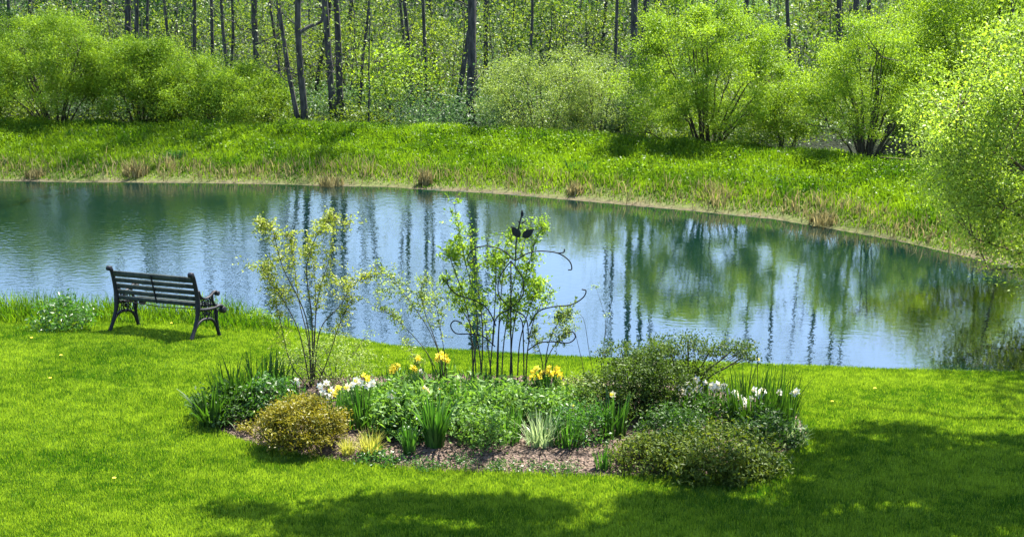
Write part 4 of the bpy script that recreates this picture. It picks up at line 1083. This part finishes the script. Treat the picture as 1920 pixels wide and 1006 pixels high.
# --- tall open shrubs drawn as stems with leaf sprays
def spray_shrub(name, label, px, py, stems_, mat, size=.045, dens=60, r=.05, srad=.009, dy=.25, cat='shrub', aspect=.45, bark='stem', blobs=(), tone=0):
    """stems_: polylines of photo columns and rows in the plane of the plant, spread in depth by dy; last number is the leafy share"""
    g = bed_at(px, py); rt = root(name, g, label, cat); a = Acc()
    for s in stems_:
        P2, leafy, k = s
        yo = R.uniform(-dy, dy); n_ = len(P2)
        P = []
        for q, (x, y) in enumerate(P2):
            P.append(aty(x, y, g[1] + yo * (q / (n_ - 1)) + (R.uniform(-.05, .05))) - g)
        P[0][2] = -.03
        P = spline(np.array(P), 6)
        mesh_obj("stem", *tube(P, np.linspace(srad, srad * .25, len(P)), 5), M[bark], parent=rt, smooth_=True)
        i0 = int(len(P) * (1 - leafy)); T = int(dens * k)
        for q in range(T):
            c0 = P[R.randint(i0, len(P) - 1)]
            e = c0 + rs.normal(0, r * 1.5, 3) * np.array([1, 1, .8]) + np.array([0, 0, r * .6])
            a.add(*tube(np.array([c0, (c0 + e) / 2 + rs.normal(0, .01, 3), e]), [.0025, .002, .001], 3, cap=False), 0, 1)
            V, Q = leaves(c0 + (e - c0) * rs.uniform(.2, 1.1, (8, 1)) + rs.normal(size=(8, 3)) * .012, size, aspect, .3); a.add(V, Q, np.clip(rs.normal(.55 + tone, .25, 8), 0, 1))
    for (x, y, wx_, wy_, cnt) in blobs:
        s_ = 1 / ppm(g[1])
        for q in range(cnt):
            e = aty(x + R.gauss(0, .5) * wx_, y + R.gauss(0, .5) * wy_, g[1] + R.uniform(-.2, .2)) - g
            V, Q = leaves(e + rs.normal(size=(9, 3)) * .03, size, aspect, .3); a.add(V, Q, np.clip(rs.normal(.55 + tone, .25, 9), 0, 1))
            e2 = e + rs.normal(0, .05, 3); a.add(*tube(np.array([e, (e + e2) / 2, e2]), [.002, .002, .001], 3, cap=False), 0, 1)
    a.obj("crown", [M[mat], M[bark]], parent=rt)
    return rt

spray_shrub("open_shrub", 'tall airy yellow-green shrub between the bench and the trellis', 585, 735, [
    ([(583, 735), (560, 620), (520, 545), (490, 500)], .45, 1.0), ([(585, 735), (575, 600), (530, 500), (510, 430), (485, 415)], .5, 1.2),
    ([(586, 735), (585, 600), (575, 500), (600, 430), (625, 412), (655, 425)], .5, 1.3), ([(588, 735), (600, 620), (640, 570), (665, 530), (715, 512)], .45, 1.0),
    ([(587, 735), (590, 620), (600, 540), (625, 470)], .5, .9), ([(584, 735), (578, 640), (560, 560), (548, 470), (540, 440)], .5, 1.0),
    ([(590, 735), (612, 680), (640, 600), (660, 560)], .5, .7), ([(583, 735), (545, 680), (525, 600), (515, 560)], .5, .7), ([(586, 735), (592, 560), (582, 450)], .5, .8)],
    'airy', .036, 62, .055, .009, aspect=.5, blobs=[(500, 500, 30, 18, 40), (495, 430, 18, 12, 14), (610, 425, 30, 15, 24), (575, 470, 30, 22, 34), (640, 530, 26, 14, 22), (520, 550, 22, 16, 22)], tone=.15)
bed_shrub("low_shrub", 'fine-leaved light green shrub around the foot of the tall airy shrub', 625, 728, 230, 118, 'shrub', size=.032, ncl=190, per=20, skirt=.05, stems=18, cr=.05, shell=.2)
spray_shrub("open_shrub", 'arching green shrub leaning left of the trellis over the water', 835, 735, [
    ([(838, 735), (815, 640), (765, 560), (715, 505)], .5, 1.2), ([(836, 735), (820, 650), (795, 580), (790, 540), (800, 520)], .45, 1.0),
    ([(832, 735), (800, 660), (745, 600), (705, 575)], .4, .8), ([(840, 735), (830, 640), (815, 560)], .45, .8), ([(830, 735), (790, 690), (760, 640)], .4, .6)],
    'shrub', .036, 46, .05, .007, aspect=.5, blobs=[(725, 540, 22, 20, 24), (800, 560, 24, 20, 20)])
C_ = [([(880, 735), (895, 600), (870, 480), (852, 385)], .62, 2.1), ([(890, 740), (880, 600), (850, 500), (835, 470)], .5, 1.5), ([(900, 740), (905, 620), (890, 500), (880, 430)], .55, 1.5),
      ([(915, 742), (925, 620), (930, 520), (925, 470)], .5, 1.6), ([(930, 742), (935, 620), (945, 500), (960, 440)], .5, 2.0), ([(940, 742), (945, 640), (965, 520), (990, 430)], .5, 1.6),
      ([(955, 742), (962, 620), (985, 520), (1005, 450), (1020, 420)], .5, 1.6), ([(970, 742), (975, 640), (1000, 560), (1018, 520)], .45, 1.3), ([(985, 742), (990, 650), (1005, 590), (1035, 540)], .4, 1.0),
      ([(905, 742), (895, 640), (855, 560), (830, 520)], .45, 1.3), ([(895, 742), (888, 650), (870, 600)], .3, .4), ([(962, 742), (958, 640), (950, 560)], .4, 1.2), ([(925, 742), (915, 650), (905, 560)], .4, 1.2)]
spray_shrub("climbing_rose", 'tall leafy shoots growing up through the iron trellis in the bed centre', 938, 745, C_, 'willow', .044, 27, .055, .010, dy=.20, aspect=.5,
            blobs=[(860, 470, 12, 50, 40), (935, 490, 18, 26, 34), (990, 515, 22, 34, 44), (870, 560, 28, 30, 50), (960, 570, 30, 30, 60), (1000, 540, 20, 30, 30)])
spray_shrub("young_tree", 'small dark-leaved sapling right of the trellis legs', 1018, 748, [
    ([(1020, 748), (1022, 690), (1030, 640), (1050, 600), (1070, 580)], .45, 1.2), ([(1020, 748), (1024, 680), (1045, 640), (1068, 620)], .4, .9), ([(1019, 748), (1018, 690), (1010, 650), (1000, 625)], .35, .6)],
    'shrub', .04, 40, .045, .009, blobs=[(1052, 600, 20, 22, 30)], tone=-.2, cat='sapling', dy=.1)
spray_shrub("bare_twigs", 'thin leafless twigs standing left of the dark spreading shrub', 1112, 745, [
    ([(1125, 745), (1130, 660), (1135, 600), (1118, 540)], .1, .15), ([(1120, 745), (1105, 660), (1095, 600), (1080, 585)], .1, .1), ([(1130, 745), (1134, 640), (1142, 580)], .1, .1),
    ([(1105, 745), (1085, 650), (1075, 610)], .1, .1)], 'shrub', .03, 20, .04, .005, cat='plant', dy=.08)

# weeds by the bench
g = ground(118, 618)
shrub("weed_clump", 'bushy dark green weed clump in the long grass left of the bench', 'weed', g, .95, .42, 'strap', ncl=60, per=26, size=.06, skirt=.02, stems=8, srad=.006, cr=.08)
g = ground(520, 640)
shrub("weed_clump", 'low leafy weed patch at the water edge right of the bench', 'weed', ground(500, 612), .5, .22, 'meadow', ncl=24, per=20, size=.04, skirt=.02, stems=4, srad=.004, cr=.06)

# single tufts that stand out on the far bank
for (a_, b_, mt, h_, w_, lab) in ((255, 328, 'dry', .55, .30, 'broad brown tuft of dead grass by the far waterline, left part'), (68, 330, 'dry', .32, .25, 'low brown tuft at the far waterline near the left edge'),
        (622, 345, 'dry', .34, .3, 'flattened straw patch at the far waterline left of centre'), (798, 345, 'dry', .60, .16, 'tall thin reddish reed tuft above the far waterline near the centre'),
        (1078, 362, 'dry', .40, .2, 'brown stalky tuft at the far waterline right of centre'), (1545, 418, 'dry', .42, .3, 'brown reed tuft near the right end of the far shore'),
        (150, 262, 'strap', .40, .35, 'dark green weed clump high on the left part of the far bank'), (780, 262, 'strap', .42, .4, 'dark green weed clump under the bank crest near the centre'),
        (1085, 325, 'strap', .40, .35, 'dark green weed clump halfway down the bank right of centre'), (330, 300, 'strap', .34, .3, 'dark green weed patch in the middle of the left bank'),
        (1390, 300, 'strap', .36, .3, 'leafy weed clump in front of the biggest bright shrub')):
    g = ground(a_, b_); rt = root("grass_tuft" if mt == 'dry' else "weed_clump", g, lab, 'tuft' if mt == 'dry' else 'weed', 'tufts on the far bank')
    n_ = 170; th_ = rs.uniform(0, 6.28, n_); rr = w_ * np.sqrt(rs.uniform(0, 1, n_))
    V, Q = blades(np.stack([rr * np.cos(th_), rr * np.sin(th_), 0 * rr - .02], 1), h_ * .72 * rs.uniform(.4, 1.2, n_), rs.uniform(.012, .03 if mt == 'dry' else .05, n_), rs.uniform(.1, .9, n_), 3, curl=.7)
    mesh_obj("leaves", V, Q, M[mt], np.repeat(rs.uniform(0, 1, n_) ** 1.5, 3), parent=rt)

# fallen branch at the right end of the far bank
g = ground(1690, 330)
rt = root("fallen_branch", g, 'pale fallen branch lying in the grass beneath the shrubs on the right bank', 'branch')
mesh_obj("branch_stem", *tube(np.array([[-.5, 0, .42], [-.1, .05, .38], [.4, .02, .33], [.9, 0, .36]]), [.02, .028, .03, .035], 6), M['dry'], parent=rt, smooth_=True)

# dandelions in the lawn
for (a_, b_, lab) in ((95, 716, 'dandelion in the open lawn at the far left, well below the bench'), (115, 673, 'dandelion in the lawn below the bushy weed clump'),
        (322, 612, 'orange-yellow dandelion in the grass under the bench seat'), (60, 640, 'dandelion at the lawn edge by the long grass, far left'), (215, 905, 'dandelion low in the left foreground lawn'),
        (520, 700, 'dandelion left of the light green shrub at the back of the bed'), (1560, 760, 'dandelion in the sunny lawn right of the bed'), (1640, 735, 'dandelion in the lawn near the shaded shore on the right')):
    g = ground(a_, b_); rt = root("dandelion", g, 'yellow ' + lab if 'orange' not in lab else lab, 'dandelion', 'dandelions dotted over the lawn')
    A = Acc(); c0 = np.array([0, 0, .055])
    for ring_, (r_, z_, k_) in enumerate(((.022, 0, 10), (.014, .006, 8))):
        for q in range(k_):
            t = q * 2 * math.pi / k_; d_ = np.array([math.cos(t), math.sin(t), .2]); s_ = np.array([-math.sin(t), math.cos(t), 0])
            A.add([c0, c0 + d_ * r_ * .6 + s_ * .005, c0 + d_ * r_ + [0, 0, z_], c0 + d_ * r_ * .6 - s_ * .005], [[0, 1, 2, 3]], R.random())
    A.obj("flower", M['yellow'], parent=rt)
    mesh_obj("flower_stem", *tube(np.array([[0, 0, 0], [.002, 0, .03], [0, 0, .055]]), .002, 4), M['greenstem'], parent=rt)
